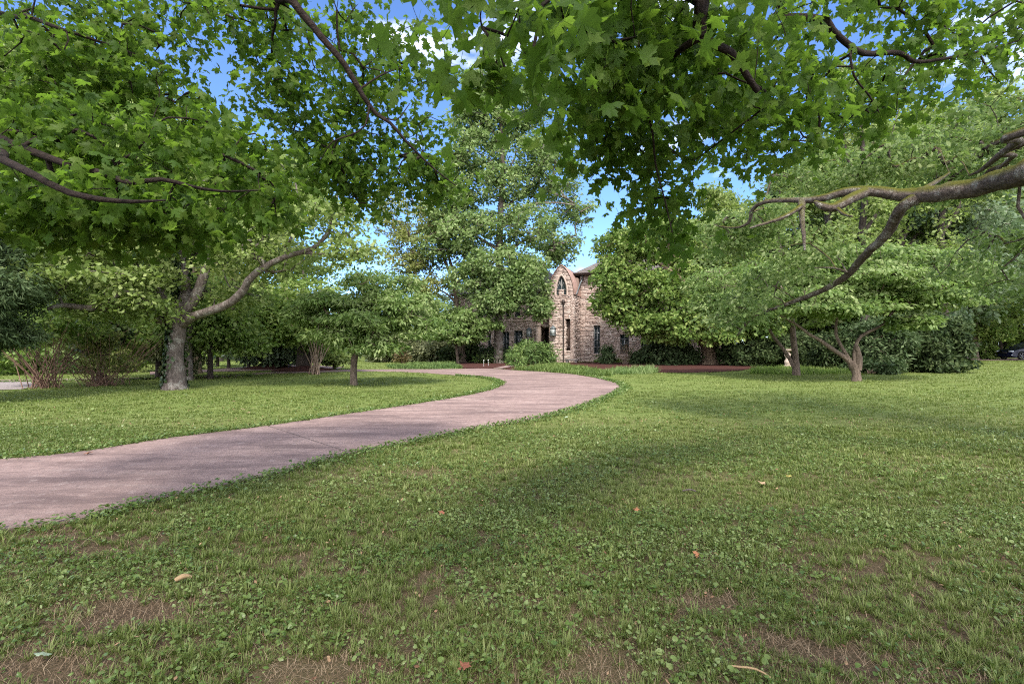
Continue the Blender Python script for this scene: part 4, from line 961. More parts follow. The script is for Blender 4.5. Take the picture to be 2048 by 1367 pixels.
# 6 dogwoods on the right lawn
d = 20.3; b = G(1712, 762)
tree('leaning_dogwood', 'spreading dogwood with forked bare stems on the right lawn, nearer the yews', 'tree', b,
     [(np.array([[*b, -.2], P(1713, 748, d), P(1708, 735, d), P(1703, 726, d)]), [.21, .16, .17, .15]),
      (PX([(1703, 728, d), (1690, 715, d), (1660, 695, d - .2), (1640, 680, d - .3), (1618, 668, d - .4), (1598, 652, d - .5), (1560, 630, d - .8)]), [.12, .095, .085, .07, .06, .05, .02]),
      (PX([(1705, 730, d), (1690, 705, d), (1680, 688, d), (1672, 668, d), (1673, 640, d), (1678, 615, d), (1700, 580, d)]), [.085, .075, .065, .06, .05, .04, .02]),
      (PX([(1708, 735, d), (1710, 695, d), (1722, 672, d), (1745, 660, d), (1768, 648, d), (1775, 636, d), (1800, 612, d), (1840, 594, d), (1880, 570, d)]), [.09, .075, .065, .06, .055, .05, .045, .035, .02]),
      (np.array([P(1716, 740, d - .05), P(1718, 715, d - .05), P(1712, 692, d - .05)]), [.13, .12, .10])],
     [E(1700, 555, 20, 130, 20, 2, 66), E(1620, 590, 19.5, 90, 18, 1.6, 46), E(1800, 575, 20, 110, 22, 2, 60), E(1740, 520, 20.5, 140, 26, 2.4, 66), E(1640, 618, 19.2, 70, 12, 1.2, 32), E(1850, 600, 20, 80, 18, 1.6, 38), E(1700, 610, 19, 90, 12, 1.2, 30), E(1900, 550, 20.5, 80, 26, 1.8, 40), E(1820, 640, 19.6, 34, 14, .9, 14), E(1600, 540, 20.5, 100, 30, 2, 50)],
     M['dogwood'], M['bark_brown'], tpl=T_OVAL, lsize=.13, per=56, clump=.55, flat=.25, droop=.5, upw=1.0, twig=.008, nside=10)
d = 24.2; b = G(1592, 750)
tree('upright_dogwood', 'dogwood with a straight upright stem and one leaning stem, right lawn', 'tree', b,
     [(np.array([[*b, -.2], P(1592, 725, d), P(1588, 690, d), P(1583, 640, d), P(1575, 590, d)]), [.20, .15, .14, .12, .05]),
      (PX([(1588, 735, d), (1578, 715, d), (1562, 692, d), (1545, 670, d - .3), (1530, 645, d - .6), (1500, 620, d - 1)]), [.10, .09, .08, .07, .05, .02]), (PX([(1584, 650, d), (1560, 610, d - .5), (1510, 580, d - .8), (1450, 570, d - 1)]), [.08, .06, .04, .02])],
     [E(1540, 590, 23.5, 100, 22, 2, 60), E(1470, 610, 23, 75, 20, 1.8, 46), E(1500, 640, 23, 60, 14, 1.4, 30), E(1560, 545, 24, 110, 26, 2, 56), E(1450, 560, 23.5, 80, 26, 2, 44), E(1430, 600, 23, 40, 16, 1.2, 18)],
     M['dogwood'], M['bark_brown'], tpl=T_LONG, lsize=.15, per=60, clump=.6, flat=.28, droop=.5, upw=.9, twig=.009)

# 7 tree outside the right edge whose mossy limb reaches across
b = np.array([9.0, 4.0])
limbs = [(np.array([[9, 4, -.3], [9, 4, .4], [8.9, 4.05, 2], [8.8, 4.1, 3.3], [8.9, 4.2, 5], [9.1, 4.6, 8], [9.2, 5.2, 12]]), [.6, .45, .4, .38, .3, .2, .06]),
     (np.concatenate([[[8.8, 4.1, 3.2], [7.2, 4.5, 3.12]], PX([(2110, 330, 5.0), (2048, 348, 5.2), (2000, 358, 5.5), (1950, 374, 5.8), (1900, 383, 6.0), (1845, 389, 6.3), (1800, 389, 6.5), (1740, 381, 6.7), (1690, 383, 6.9), (1640, 397, 7.1), (1590, 400, 7.4), (1545, 401, 7.7), (1515, 410, 8), (1503, 425, 8.2), (1498, 445, 8.3), (1470, 455, 8.6), (1430, 450, 9.1)])]), [.16, .135, .12, .118, .115, .113, .108, .10, .082, .07, .062, .05, .038, .034, .033, .03, .025, .017, .01]),
     (PX([(1845, 390, 6.3), (1812, 408, 6.4), (1795, 430, 6.6), (1782, 455, 6.8), (1765, 478, 7.0), (1740, 500, 7.3), (1722, 520, 7.6), (1700, 545, 7.9), (1660, 573, 8.3), (1610, 594, 8.7), (1560, 612, 9.1), (1525, 625, 9.4), (1500, 640, 9.6), (1486, 655, 9.8), (1475, 670, 10)]), [.08, .072, .068, .066, .062, .058, .056, .052, .048, .043, .038, .033, .028, .022, .012]),
     (PX([(1730, 384, 6.7), (1700, 398, 6.6), (1670, 413, 6.6), (1645, 411, 6.6), (1630, 402, 6.6)]), [.07, .065, .06, .05, .02]), (PX([(1605, 400, 7.3), (1604, 425, 7.2), (1608, 470, 7.1), (1610, 500, 7.1)]), [.055, .04, .025, .012]),
     (PX([(1603, 412, 7.2), (1575, 430, 7.0), (1550, 440, 7.0), (1500, 456, 7.0)]), [.035, .03, .025, .01]), (PX([(1672, 413, 6.6), (1690, 428, 6.4), (1705, 432, 6.3)]), [.025, .02, .012]),
     (np.concatenate([[[8.9, 4.2, 4.6]], PX([(2070, 255, 6), (2040, 280, 6.4), (2000, 310, 6.8), (1965, 338, 7.2), (1940, 350, 7.5)])]), [.1, .055, .05, .042, .03, .015]), (np.concatenate([[[9.0, 4.3, 5.0]], PX([(2060, 280, 6.5), (2030, 310, 6.9), (1990, 345, 7.3)])]), [.08, .045, .035, .015]),
     (PX([(1835, 385, 6.3), (1870, 365, 6.6), (1900, 345, 7.0)]), [.035, .03, .015]), (PX([(1700, 545, 7.9), (1665, 535, 7.6), (1630, 535, 7.4)]), [.02, .015, .008]),
     (np.array([[9, 4.3, 5.5], [7, 6.5, 7], [5, 8.5, 8]]), [.16, .1, .04])]
tree('mossy_limbed_tree', 'large tree at the right edge reaching in with a mossy lichen covered limb', 'tree', b, limbs,
     [E(1990, 320, 8, 60, 60, 1.5, 60), E(1920, 270, 9, 100, 60, 1.8, 70), E(2010, 520, 8.5, 50, 80, 1.5, 40), E(1500, 440, 9.2, 70, 35, 1.0, 40), E(1450, 480, 9.8, 70, 40, 1.0, 30), E(1620, 500, 8.2, 70, 40, .8, 20), E(1570, 560, 9, 70, 40, .9, 22), E(1480, 620, 9.8, 60, 30, .8, 26), E(1780, 330, 8.5, 100, 40, 1.4, 44), E(1650, 340, 9, 90, 40, 1.2, 36), (np.array([8, 6.5, 7.5]), np.array([4, 3, 2.5]), 130), (np.array([10, 3, 9]), np.array([4, 4, 3]), 130)],
     M['dogwood'], M['bark_limb'], tpl=T_OVAL, lsize=.075, per=36, clump=.38, flat=.4, droop=.5, upw=.7, twig=.0035, nside=16, wob=.1, step=.12)

# 8 shrubs
def shrub(name, label, px, py, d, hw, h, leaf, n=40, ls=.12, per=50, stem='stem_tan', clump=None, tpl=T_DIA, ns=7, group=None, flat=.7, flatw=None, cat='shrub', inner=.4, spread=.8):
    c = P(px, py, d); w2 = hw * d / FOC; b = c[:2]; dep = flatw or w2
    return tree(name, label, cat, b, stems(b, ns, h * .7, w2 * .6, .03, int(px)), [((b[0], b[1], h * .5), (w2, dep, h * .5), n)], M[leaf], M[stem], lsize=ls, per=per, clump=clump or max(.2, h * .22), flat=flat, twig=.006, nside=5, tpl=tpl, group=group, zmin=.12, inner=inner, spread=spread)
shrub('yew_bush', 'feathery bright green yew bush left of the tower door', 1062, 725, 36.5, 46, 1.7, 'yewlight', 70, .26, 60, tpl=T_NEEDLE, clump=.5)
shrub('yew_bush', 'low dense yew in front of the left wing by the path lights', 987, 724, 40, 40, 1.25, 'yew', 50, .25, 60, tpl=T_NEEDLE, clump=.45)
shrub('yew_bush', 'small feathery yew sprig at the bend of the drive', 1030, 731, 34, 18, .8, 'yewlight', 18, .22, 50, tpl=T_NEEDLE, clump=.32)
shrub('dark_shrub', 'dark rounded shrub to the right of the brown trunk', 945, 722, 41.5, 18, 1.6, 'yew', 24, .22, 50, clump=.45)
shrub('dark_shrub', 'dark rounded shrub to the left of the brown trunk', 900, 723, 41, 20, 1.3, 'yew', 24, .22, 50, clump=.45)
shrub('yucca_clump', 'small yellowish spiky plant beside the red mulch', 955, 724, 39, 8, .55, 'yellowgreen', 8, .3, 30, tpl=T_NEEDLE, clump=.25)
for k, (px, d, hw, h, lf, lb) in enumerate(((770, 42, 34, 1.9, 'viburnum', 'tall pale shrub at the left end of the flowering hedge'), (815, 43, 36, 2.1, 'viburnum', 'pale shrub in the flowering hedge above the bare brown branches'), (860, 43, 36, 2.2, 'viburnum', 'rosy tipped shrub in the middle of the pale hedge'), (895, 43.5, 30, 2.2, 'viburnum', 'pale shrub at the right end of the hedge by the trunk'))):
    shrub('hedge_shrub', lb, px, 700, d, hw, h, lf, 60, .2, 55, clump=.55, group='pale hedge left of the house')
shrub('brown_shrub', 'half bare rusty shrub in front of the pale hedge', 806, 728, 39, 14, 1.2, 'twiggy', 18, .16, 22, 'stem_red', clump=.35, ns=14)
for px, d, lb in ((748, 44, 'dark stemmed bush under the pale branches right of the dogwood trunk'), (764, 44, 'dark stemmed bush at the foot of the pale hedge'), (698, 45, 'dim bush behind the dogwood trunk')):
    shrub('dark_bush', lb, px, 725, d, 15, 1.7, 'bluegreen', 26, .2, 45, clump=.5)
shrub('juniper', 'narrow upright dark juniper under the right wing window', 1214, 728, 38, 13, 1.35, 'hemlock', 30, .2, 60, tpl=T_NEEDLE, clump=.35)
b = P(1250, 735, 37.2)[:2]
tree('bare_twig_shrub', 'fan of tan bare twigs in front of the small paned window', 'shrub', b, stems(b, 40, 1.75, 1.2, .010, 55, bj=.1, bend=.04), [((b[0], b[1], 1.0), (.9, .6, .7), 12)], M['twiggy'], M['stem_tan'], lsize=.1, per=8, clump=.3, twig=.006, nside=5)
shrub('round_shrub', 'dark round shrub at the edge of the mulch below the wing windows', 1335, 735, 36.8, 44, 1.75, 'hemlock', 60, .2, 55, clump=.5)
shrub('round_shrub', 'small dark shrub beside the round one, nearer the torn trunk', 1378, 735, 36.6, 18, 1.2, 'hemlock', 24, .18, 55, clump=.4)
shrub('round_shrub', 'small low green shrub right of the bare tan twigs', 1276, 735, 37.6, 12, .9, 'hemlock', 16, .18, 50, clump=.3)
shrub('dark_yew', 'wide dark yew behind the mulch to the right of the torn trunk', 1500, 725, 35, 62, 1.95, 'yew', 120, .19, 75, clump=.45, tpl=T_LONG)
shrub('dark_yew', 'dark yew behind the bird bath', 1600, 725, 33.5, 46, 2.3, 'yew', 100, .19, 75, clump=.45, tpl=T_LONG)
shrub('dark_yew', 'large dark yew mass between the forked dogwood and the car', 1845, 740, 27.6, 72, 3.2, 'yew', 200, .17, 90, clump=.5, tpl=T_LONG)
shrub('dark_yew', 'mid green yew just behind the forked dogwood stems', 1752, 740, 27, 60, 2.9, 'hemlock', 160, .17, 85, clump=.5, tpl=T_LONG)
shrub('dark_yew', 'dark yew left of the forked dogwood stems', 1665, 735, 28, 40, 2.2, 'yew', 90, .17, 75, clump=.42, tpl=T_LONG)
shrub('low_shrub', 'low glossy shrub in front of the dark yews', 1745, 742, 25.6, 50, .75, 'hemlock', 40, .15, 55, clump=.3)
shrub('low_shrub', 'low dark spreading shrub at the right foot of the large yew', 1880, 742, 26.6, 46, .9, 'yew', 40, .16, 55, clump=.35)
shrub('drive_shrub', 'green shrub between the red trunk and the parked car', 1968, 719, 50, 16, 1.6, 'green', 24, .22, 45, clump=.5)
# left: hemlock and arching stems
d = 12.6; b = np.array([-13.9, 12.6])
tree('hemlock', 'dark dense evergreen at the left edge of the lawn', 'tree', b, [(np.array([[*b, -.3], [*b, 3.], [*b, 7.2]]), [.2, .14, .03])],
     [((-13.9, 12.6, 1.9), (1.5, 1.4, .7), 80), ((-13.7, 12.6, 2.9), (1.75, 1.5, .9), 110), ((-13.9, 12.6, 4.0), (1.5, 1.3, .9), 80), ((-13.9, 12.6, 5.2), (1.1, 1.0, 1.0), 50)], M['hemlock'], M['bark_dark'], tpl=T_NEEDLE, lsize=.11, per=170, clump=.42, flat=.5, droop=.5, twig=.008, zmin=1.2)
d = 17; b = G(88, 776)
tree('arching_shrub', 'big shrub of arching red brown stems with yellow green tops, far left', 'shrub', b, stems(b, 46, 2.2, 2.5, .016, 9, bj=.22, bend=.06),
     [((b[0], b[1], 2.1), (2.0, 1.3, .55), 50), ((b[0] + 1.2, b[1], 2.5), (1.0, 1.0, .6), 26), ((b[0] - 1.0, b[1], 2.0), (1.0, 1.0, .5), 20)], M['yellowgreen'], M['stem_red'], lsize=.12, per=32, clump=.4, flat=.5, twig=.006, nside=5)
b = G(205, 771)
tree('twiggy_shrub', 'tangled brown twiggy shrub between the arching stems and grey tree', 'shrub', b, stems(b, 90, 1.9, 2.2, .009, 19, bj=.3, bend=-.06), [((b[0], b[1], 1.2), (1.6, 1.1, .8), 26), ((b[0] - .2, b[1], 1.7), (.6, .6, .35), 14)], M['olive'], M['stem_red'], lsize=.09, per=44, clump=.4, twig=.006, nside=5)
b = np.array([-16.2, 19.6])
tree('dark_holly', 'dark leafy holly rising behind the brown twiggy shrub', 'shrub', b, stems(b, 8, 2.6, .6, .04, 29), [((b[0], b[1], 1.9), (.9, .9, 1.0), 50)], M['yew'], M['bark_dark'], lsize=.13, per=60, clump=.4)
b = np.array([-14.6, 22])
tree('tan_shrub', 'straw coloured loose shrub left of the broad grey trunk', 'shrub', b, stems(b, 16, 2.4, 1.2, .02, 39), [((b[0], b[1], 1.5), (1.5, 1.2, 1.3), 50)], M['viburnum'], M['stem_tan'], lsize=.13, per=40, clump=.5)
shrub('border_shrub', 'rounded green bush in the shade behind the arching red stems', 40, 750, 25, 70, 2.4, 'green', 50, .16, 55, clump=.55)
shrub('border_shrub', 'dark green bush behind the brown twiggy shrub', 160, 750, 26, 60, 2.6, 'yewlight', 46, .16, 55, clump=.55)
shrub('border_shrub', 'olive bush in the shade just left of the ivy covered trunk', 265, 750, 27, 50, 2.2, 'olive', 40, .16, 55, clump=.5)
mb = MB(); q = np.array([[*P(1945, 0, 49)[:2], -.05], [*P(1946, 0, 49)[:2], .5], [*P(1947, 0, 49)[:2], 2.4]])
simple_tree('red_trunk_tree', 'reddish trunked tree with pale leaves to the left of the parked car', 1947, 718.5, .42, 560, [E(1950, 650, 49, 60, 24, 2.2, 50), E(1990, 665, 48, 40, 14, 1.6, 24), E(1960, 610, 50, 90, 40, 3, 60), E(2020, 630, 50, 60, 30, 2.5, 36)], 'yellowgreen', 'bark_brown', ls=.22, clump=.8)

for px, d, lb, H_ in ((1728, 31, 'tall slender pale stemmed tree standing behind the forked dogwood', 150), (1886, 33, 'tall slender grey tree with a forked stem behind the large yew', 260)):
    b = P(px, 0, d)[:2]
    tree('slender_tree', lb, 'tree', b, [(np.array([[*b, -.3], P(px + 2, 600, d), P(px - 4, 480, d), P(px + 3, 380, d), P(px - 3, 280, d), P(px - 6, H_, d)]), [.26, .22, .2, .17, .13, .05]),
         (np.array([P(px - 4, 470, d), P(px + 30, 420, d), P(px + 45, 370, d)]), [.13, .1, .04]), (np.array([P(px + 3, 380, d), P(px - 30, 320, d), P(px - 40, 260, d)]), [.1, .07, .03])],
         [E(px, 520, d - .5, 70, 60, 1.2, 26), E(px, 400, d - .8, 60, 40, 1, 14), E(px, H_ + 20, d, 80, 60, 2, 30), E(px + 50, 370, d + 1, 60, 30, 1.5, 16), E(px - 40, 270, d + 1, 50, 40, 1.5, 16)], M['pale'], M['bark_dark'], lsize=.18, per=55, clump=.7, flat=.6)

# 9 woods: a few kinds built once, then copied tree by tree
def wood_kind(name, label, H, W, leaf, bark, seed, n=200, ls=.25, per=56, low=.2):
    rs = np.random.default_rng(seed)
    lb = [(np.array([[0, 0, -.1], [.1, 0, H * .2], [rs.normal(0, .3), 0, H * .5], [rs.normal(0, .5), .2, H * .92]]), [H * .024, H * .019, H * .013, .04])]
    el = []
    for i in range(9):
        z = H * (low + (1 - low) * (i + .5) / 9.5); k = math.sin(math.pi * min(1, (z / H - low * .6) / (1 - low * .6)) ** .8) * .9 + .12
        a = rs.random() * 6.28; q = W * k * .45
        c = np.array([q * math.cos(a), q * math.sin(a), z]); el.append((c, np.array([W * k * .62, W * k * .62, H * .085]), n // 9))
        lb.append((np.array([[0, 0, z * .72], c * .55 + np.array([0, 0, z * .36]), c]), [H * .008, H * .005, .03]))
    return tree(name, label, 'tree', (0, 0), lb, el, M[leaf], M[bark], lsize=ls, per=per, clump=H * .055, flat=.6, twig=.016, group='woodland behind the lawn', tside=3)
kinds = [wood_kind('woodland_tree', 'tall mid green tree in the woods behind the lawn', 17, 5.2, 'green', 'bark_dark', 1),
         wood_kind('pale_woodland_tree', 'tall pale green tree in the woods behind the lawn', 19, 5.6, 'pale', 'bark_grey', 2),
         wood_kind('dusky_woodland_tree', 'tall dusky blue green tree in the woods behind the lawn', 16, 5.4, 'bluegreen', 'bark_grey', 3),
         wood_kind('low_woodland_tree', 'low bushy dark tree at the edge of the woods', 8, 4.2, 'green', 'bark_dark', 4, 130, .24, 50, .08)]
spots = [  # (photo column, depth, kind, scale)
    # right woods
    (1300, 58, 2, 0.65), (1370, 62, 0, 0.79), (1440, 56, 1, 1.04), (1500, 64, 0, 1.16), (1560, 52, 2, 1.16), (1620, 60, 1, 1.28), (1680, 66, 0, 1.28), (1770, 58, 2, 1.47), (1830, 50, 1, 1.41), (1890, 44, 2, 1.28), (1950, 57, 0, 1.54), (2010, 58, 2, 1.66), (2080, 58, 1, 1.66), (2140, 56, 2, 1.60), (2190, 56, 0, 1.54), (2280, 52, 2, 1.41), (1850, 62, 0, 1.66), (1980, 62, 1, 1.73), (1900, 36, 2, 0.92), (1800, 38, 1, 0.96), 
    (1480, 46, 3, 0.80), (1540, 44, 3, 0.90), (1640, 45, 3, 0.90), (1720, 46, 3, 1.00), (1900, 54, 3, 0.90), (2000, 56, 3, 1.00), (2060, 56, 3, 1.00), (2120, 55, 3, 1.00), (1960, 60, 3, 1.00), (2090, 60, 3, 1.00), (1580, 48, 3, 1.00), (1800, 50, 3, 1.00),
    (1760, 42, 1, 1.15), (1660, 46, 1, 1.15), (1560, 44, 1, .95), (2025, 62, 1, 1.5), (2110, 44, 0, 1.35), (1410, 50, 1, .9), (1650, 62, 3, 1.15), (1725, 62, 3, 1.2), (1600, 66, 3, 1.2),
    # left woods
    (-160, 32, 0, 1.0), (-70, 36, 1, 1.2), (-10, 30, 2, .8), (50, 40, 1, 1.35), (120, 46, 1, 1.5), (180, 38, 1, .85), (240, 48, 1, 1.5), (310, 52, 1, 1.45), (385, 50, 1, 1.25), (460, 56, 1, 1.2), (440, 44, 0, .7), (540, 70, 0, .55), (620, 74, 2, .55), (700, 76, 0, .5), (780, 72, 2, .5), (850, 66, 0, .55), (910, 62, 2, .6), (570, 52, 1, 1.12),
    (0, 32, 3, .9), (60, 33, 3, .8), (120, 36, 3, .8), (180, 40, 3, .8), (250, 42, 3, .7), (320, 60, 3, .8), (390, 64, 3, .8), (450, 60, 3, .6), (510, 64, 3, .8), (570, 62, 3, .7), (630, 64, 3, .8), (690, 62, 3, .7), (750, 60, 3, .7), (800, 58, 3, .7), (-60, 34, 3, .9), (840, 60, 3, .8),
    (350, 50, 3, .35), (420, 52, 3, .32), (480, 50, 3, .36), (520, 48, 3, .3), (585, 50, 3, .3), (640, 48, 3, .34), (690, 50, 3, .34), (740, 52, 3, .4)]
used = set()
where = {0: 'tall mid green tree', 1: 'tall pale green tree', 2: 'tall dusky blue green tree', 3: 'low bushy dark tree'}
for i, (px, d, k, s) in enumerate(spots):
    o = kinds[k] if k not in used else copy_tree(kinds[k]); used.add(k)
    p = P(px, 0, d); o.location = (p[0], p[1], -.02); q = s * (.94 + .12 * random.random())
    o.scale = (q * (.9 + .2 * random.random()), q * (.9 + .2 * random.random()), q); o.rotation_euler = (0, 0, random.random() * 6.28)
    side = 'on the right' if px > 1024 else 'on the left'
    o['label'] = f"{where[k]} in the woods behind the {'house and yews' if px > 1024 else 'left lawn'}"
    o['group'] = f"woodland trees {side} - {where[k]}"

# 10 the maples overhead
def maple(name, label, base, limbs, ells, seed, per=16, clump=.34):
    return tree(name, label, 'tree', base, limbs, ells, M['maple'], M['bark_maple'], tpl=T_MAPLE, lsize=.068, per=per, clump=clump, flat=.55, droop=.5, upw=.45, twig=.0021, nside=10, wob=.12, step=.1, spread=.62, inner=.1, dens=1.0)
bA = np.array([-8.2, -.3])
limA = [(np.array([[*bA, -.05], [*bA, .5], [-8.1, -.2, 2.4], [-8.0, -.1, 4.5], [-7.8, 0, 8], [-7.6, 0, 12]]), [.55, .42, .36, .3, .2, .05]),
        (np.concatenate([[[-8.05, -.15, 3.6], [-6.0, 2.0, 3.45]], PX([(-150, 225, 3.51), (0, 278, 3.24), (70, 305, 3.15), (140, 330, 3.11), (210, 347, 3.06), (262, 365, 3.02), (320, 357, 3.06), (380, 372, 3.15), (440, 382, 3.33), (520, 380, 3.60)])]), [0.0864, 0.0540, 0.0396, 0.0288, 0.0238, 0.0202, 0.0180, 0.0158, 0.0137, 0.0115, 0.0086, 0.0043]),
        (np.concatenate([[[-8.05, -.15, 3.1], [-5.6, 1.6, 3.0]], PX([(-140, 265, 3.06), (10, 322, 2.79), (70, 352, 2.70), (140, 385, 2.70), (200, 398, 2.70), (262, 403, 2.79), (330, 400, 2.97)])]), [0.0792, 0.0468, 0.0324, 0.0230, 0.0202, 0.0173, 0.0144, 0.0108, 0.0043]),
        (np.concatenate([[[-8.0, -.1, 4.6], [-5.2, 1.6, 4.9]], PX([(-100, -30, 4.14), (60, 33, 3.96), (130, 60, 3.96), (215, 88, 4.14), (330, 130, 4.32)])]), [0.0720, 0.0360, 0.0216, 0.0158, 0.0130, 0.0101, 0.0043]),
        (np.array([[-7.9, 0, 5.5], [-5, -1, 6.8], [-2.5, -1.5, 7.4]]), [.14, .08, .03]), (np.array([[-7.9, 0, 6], [-6, 2.5, 8], [-4, 4, 9]]), [.14, .08, .03]), (np.array([[-7.9, 0, 5.2], [-9.5, -2.5, 7.5]]), [.12, .04])]
ellA = [E(60, 420, 3.18, 130, 50, .5, 27), E(200, 410, 3.29, 120, 60, .5, 30), E(350, 410, 3.50, 130, 55, .5, 32), E(480, 380, 4.03, 90, 60, .5, 20), E(90, 300, 3.71, 140, 80, .6, 36), E(270, 300, 3.82, 120, 80, .6, 35), E(430, 290, 4.24, 100, 70, .6, 29),
        E(80, 150, 4.24, 140, 90, .7, 42), E(260, 130, 4.56, 120, 80, .7, 30), E(120, 20, 4.45, 180, 60, .7, 35), E(340, 220, 4.66, 130, 60, .7, 27), E(-120, 250, 3.82, 120, 200, .8, 49), E(560, 350, 4.45, 40, 40, .5, 6),
        (np.array([-6, -1.5, 6.6]), np.array([3.4, 2.6, 1.6]), 150), (np.array([-8.5, -2, 9.5]), np.array([3, 3, 2]), 60), (np.array([-3, -3.5, 6.6]), np.array([2.8, 2.2, 1.5]), 120)]  # unseen crown behind the camera, placed so that it shades the foreground
maple('sugar_maple', 'maple overhead whose low leafy boughs hang in from the left', bA, limA, ellA, 1)
bB = np.array([2.6, -4.2])
limB = [(np.array([[*bB, -.05], [*bB, .5], [2.55, -4.1, 2.6], [2.4, -3.9, 4.6], [2.3, -3.8, 8], [2.2, -3.6, 12]]), [.6, .46, .4, .33, .2, .05]),
        (np.concatenate([[[2.5, -4.0, 3.6], [1.7, -1.0, 3.9]], PX([(1420, -200, 2.21), (1405, 0, 2.30), (1400, 45, 2.30), (1402, 72, 2.32)])]), [.12, .075, .048, .034, .03, .028]),
        (PX([(1400, 72, 2.32), (1440, 92, 2.35), (1465, 105, 2.39), (1485, 135, 2.44), (1505, 165, 2.48), (1517, 181, 2.50)]), [0.0208, 0.0192, 0.0176, 0.0160, 0.0152, 0.0136]),
        (PX([(1400, 74, 2.32), (1370, 92, 2.39), (1340, 118, 2.53), (1300, 155, 2.71), (1290, 190, 2.85), (1305, 260, 2.94), (1312, 330, 3.04), (1330, 400, 3.13), (1345, 465, 3.22)]), [0.0192, 0.0160, 0.0136, 0.0112, 0.0088, 0.0064, 0.0056, 0.0048, 0.0032]),
        (PX([(1340, 118, 2.53), (1320, 110, 2.58), (1270, 150, 2.76), (1200, 170, 2.94), (1120, 190, 3.13)]), [0.0120, 0.0096, 0.0080, 0.0064, 0.0032]), (PX([(1290, 160, 2.76), (1230, 230, 3.04), (1200, 310, 3.22)]), [0.0072, 0.0048, 0.0024]),
        (PX([(1500, 160, 2.48), (1540, 200, 2.94), (1470, 260, 3.13), (1390, 320, 3.40)]), [0.0080, 0.0064, 0.0056, 0.0032]),
        (np.concatenate([[[2.5, -4.0, 4.0], [3.0, -1.0, 4.0]], PX([(1630, -80, 3.13), (1655, 40, 3.31), (1690, 80, 3.40), (1730, 105, 3.50), (1800, 104, 3.59), (1830, 122, 3.68), (1880, 118, 3.77), (1960, 102, 3.96), (2040, 80, 4.14)])]), [.09, .06, .035, .026, .022, .02, .017, .015, .012, .009, .005]),
        (PX([(1700, 90, 3.40), (1710, 150, 3.40), (1740, 190, 3.50), (1760, 225, 3.59)]), [0.0088, 0.0072, 0.0056, 0.0032]), (PX([(1830, 124, 3.68), (1800, 170, 3.68), (1795, 220, 3.77)]), [0.0072, 0.0056, 0.0032]), (PX([(1960, 102, 3.96), (1980, 140, 3.96), (2010, 170, 4.14)]), [0.0064, 0.0048, 0.0024]),
        (np.concatenate([[[2.45, -4.0, 4.4], [.2, -1.2, 5.2]], PX([(520, -120, 4.05), (585, 0, 4.23), (640, 70, 4.32), (690, 130, 4.42), (725, 190, 4.51), (750, 225, 4.60), (780, 245, 4.60), (810, 280, 4.69), (860, 330, 4.88), (910, 370, 5.06)])]), [.11, .07, .045, .036, .03, .027, .023, .02, .016, .013, .009, .005]),
        (PX([(738, 210, 4.51), (730, 250, 4.51), (700, 270, 4.51), (665, 282, 4.51), (640, 320, 4.60)]), [0.0096, 0.0080, 0.0072, 0.0064, 0.0032]), (PX([(715, 180, 4.51), (760, 150, 4.60), (810, 130, 4.78)]), [0.0096, 0.0072, 0.0040]), (PX([(750, 225, 4.60), (790, 240, 4.60), (820, 205, 4.69)]), [0.0088, 0.0064, 0.0032]),
        (np.array([[2.4, -3.9, 5], [0, -2, 6.5], [-1.5, 0, 7.2]]), [.14, .08, .03]), (np.array([[2.4, -3.9, 5.2], [4, -1.5, 6.8], [4.6, 1, 7.2]]), [.14, .08, .03]), (np.array([[2.4, -3.9, 5.5], [2.2, -1, 7.5], [1.8, 2, 8.2]]), [.13, .08, .03])]
ellB = [E(1040, 60, 1.68, 110, 90, .3, 8), E(1160, 90, 2.31, 130, 100, .5, 22), E(1300, 60, 2.62, 120, 100, .5, 22), E(1290, 200, 3.04, 130, 80, .5, 22), E(1180, 250, 3.26, 80, 70, .5, 10), E(1250, 330, 3.57, 100, 50, .4, 13), E(1330, 400, 3.68, 50, 60, .3, 8), E(1345, 470, 3.68, 42, 34, .25, 4), E(1420, 270, 3.78, 120, 80, .5, 22), E(1530, 290, 4.09, 90, 60, .5, 13),
        E(1450, 130, 2.94, 110, 100, .5, 22), E(1590, 110, 3.36, 110, 110, .6, 24), E(1700, 190, 3.99, 120, 60, .6, 18), E(1820, 170, 4.30, 120, 60, .6, 20), E(1960, 90, 4.62, 120, 80, .7, 26), E(1780, 60, 4.20, 90, 50, .6, 8), E(1180, -60, 2.31, 300, 80, .6, 20), E(1700, -60, 3.57, 300, 60, .6, 20),
        E(640, 230, 5.15, 100, 70, .6, 27), E(760, 330, 5.46, 120, 60, .6, 36), E(870, 360, 5.67, 70, 45, .5, 18), E(660, 340, 5.25, 80, 60, .5, 20), E(720, 120, 5.25, 120, 90, .7, 30), E(820, 210, 5.46, 90, 80, .6, 18), E(560, 80, 4.94, 120, 90, .7, 24), E(420, 40, 4.83, 130, 70, .7, 22), E(860, 100, 5.46, 50, 80, .5, 8), E(620, -40, 4.83, 260, 60, .8, 22), E(540, 200, 5.04, 90, 90, .6, 18), E(720, 420, 5.46, 60, 20, .3, 4),
        (np.array([0, -2.6, 6.4]), np.array([3, 2.4, 1.5]), 150), (np.array([4.6, -2.4, 6.6]), np.array([3.2, 2.4, 1.5]), 150), (np.array([2.4, -4.5, 8.6]), np.array([4.5, 2.6, 2]), 120), (np.array([7, -1.5, 6.2]), np.array([2, 2, 1.2]), 60)]  # leaf masses out of view, added overhead to keep the near lawn in shade
maple('sugar_maple', 'maple overhead whose boughs hang across the top centre and right', bB, limB, ellB, 2)

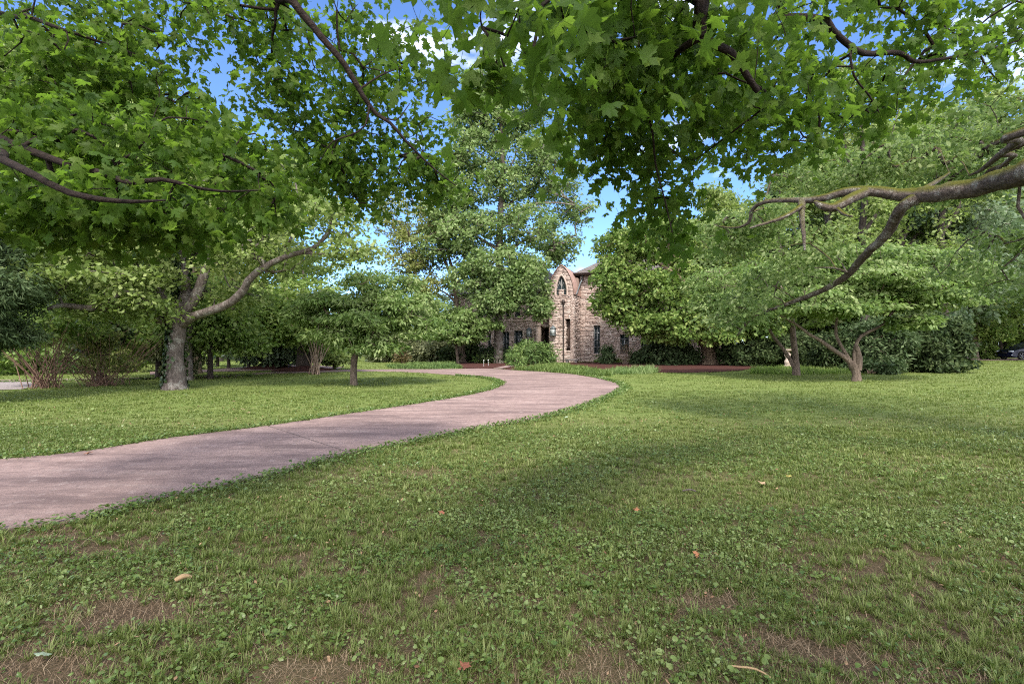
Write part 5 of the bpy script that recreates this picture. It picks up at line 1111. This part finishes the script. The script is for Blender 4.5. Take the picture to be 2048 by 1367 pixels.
# 11 fallen leaves and sticks
def fallen(px, py, size, mat, label, rz, curl=.25):
    p = G(px, py); V, F = T_MAPLE; size *= .75; V = V.copy() * size; V[:, 2] += curl * (V[:, 0] ** 2) / size + .02 * size
    mb = MB(); mb.add(V, F, .4); o = mb.build('fallen_leaf', mat); o.location = (p[0], p[1], .055); o.rotation_euler = (R(random.uniform(-18, 18)), R(random.uniform(-18, 18)), rz); tag(o, label, 'leaf', 'fallen leaves on the lawn')
M['fl_brown'] = plain('brown_dead_leaf', (.24, .09, .05), .7); M['fl_pale'] = plain('pale_leaf_underside', (.26, .32, .21), .6); M['fl_tan'] = plain('tan_dead_leaf', (.32, .22, .13), .7); M['fl_orange'] = plain('orange_dead_leaf', (.30, .13, .06), .7); M['fl_yellow'] = plain('yellow_dead_leaf', (.36, .30, .08), .7)
fallen(85, 1330, .075, M['fl_pale'], 'pale green maple leaf lying on bare soil, lower left', .4)
fallen(938, 1350, .09, M['fl_brown'], 'reddish brown curled leaf at the bottom middle of the lawn', 2.0, .8)
fallen(1276, 1031, .08, M['fl_orange'], 'orange curled leaf in the grass right of centre', 1.0, .7)
fallen(886, 1034, .07, M['fl_brown'], 'small rust leaf in the weeds left of centre', 2.6, .6)
fallen(1525, 977, .10, M['fl_tan'], 'tan folded leaf on the right lawn', .2, 1.0)
fallen(1580, 960, .09, M['fl_yellow'], 'yellow leaf on the right lawn beyond the tan one', 1.4, .5)
fallen(1393, 1118, .07, M['fl_orange'], 'small orange leaf standing among weeds, middle right', 2.9, .9)
fallen(1135, 838, .12, M['fl_pale'], 'pale upturned leaf on the grass beside the drive bend', .9)
fallen(178, 912, .11, M['fl_orange'], 'orange leaf at the far edge of the drive', .9)
for k, (px, py, lb) in enumerate(((485, 822, 'tan leaf on the sunny lawn left of the others'), (500, 829, 'tan leaf closest to the drive on the sunny lawn'), (470, 806, 'tan leaf farthest from the drive on the sunny lawn'))): fallen(px, py, .12, M['fl_tan'], lb, k * 1.3, .5)
def stick(px, py, L, r, rz, label, mat):
    p = G(px, py); mb = MB(); t = np.linspace(-.5, .5, 6)
    mb.tube(np.column_stack([t * L, .06 * L * np.sin(t * 5), .012 * np.cos(t * 4)]), r * (1 - .5 * np.abs(t)), 7, .2); o = mb.build('fallen_stick', M[mat], smooth=True); o.location = (p[0], p[1], .05); o.rotation_euler = (.0, .12, rz); tag(o, label, 'stick')
M['stick'] = plain('pale_stick', (.28, .19, .10), .8)
stick(368, 1170, .085, .016, .7, 'short tan broken stick lying in the weeds', 'stick')
stick(1378, 990, .16, .009, .25, 'thin grey twig lying in the right lawn', 'bark_grey')
stick(1500, 1360, .16, .005, -.4, 'pale thin stick at the bottom edge of the lawn', 'stick')
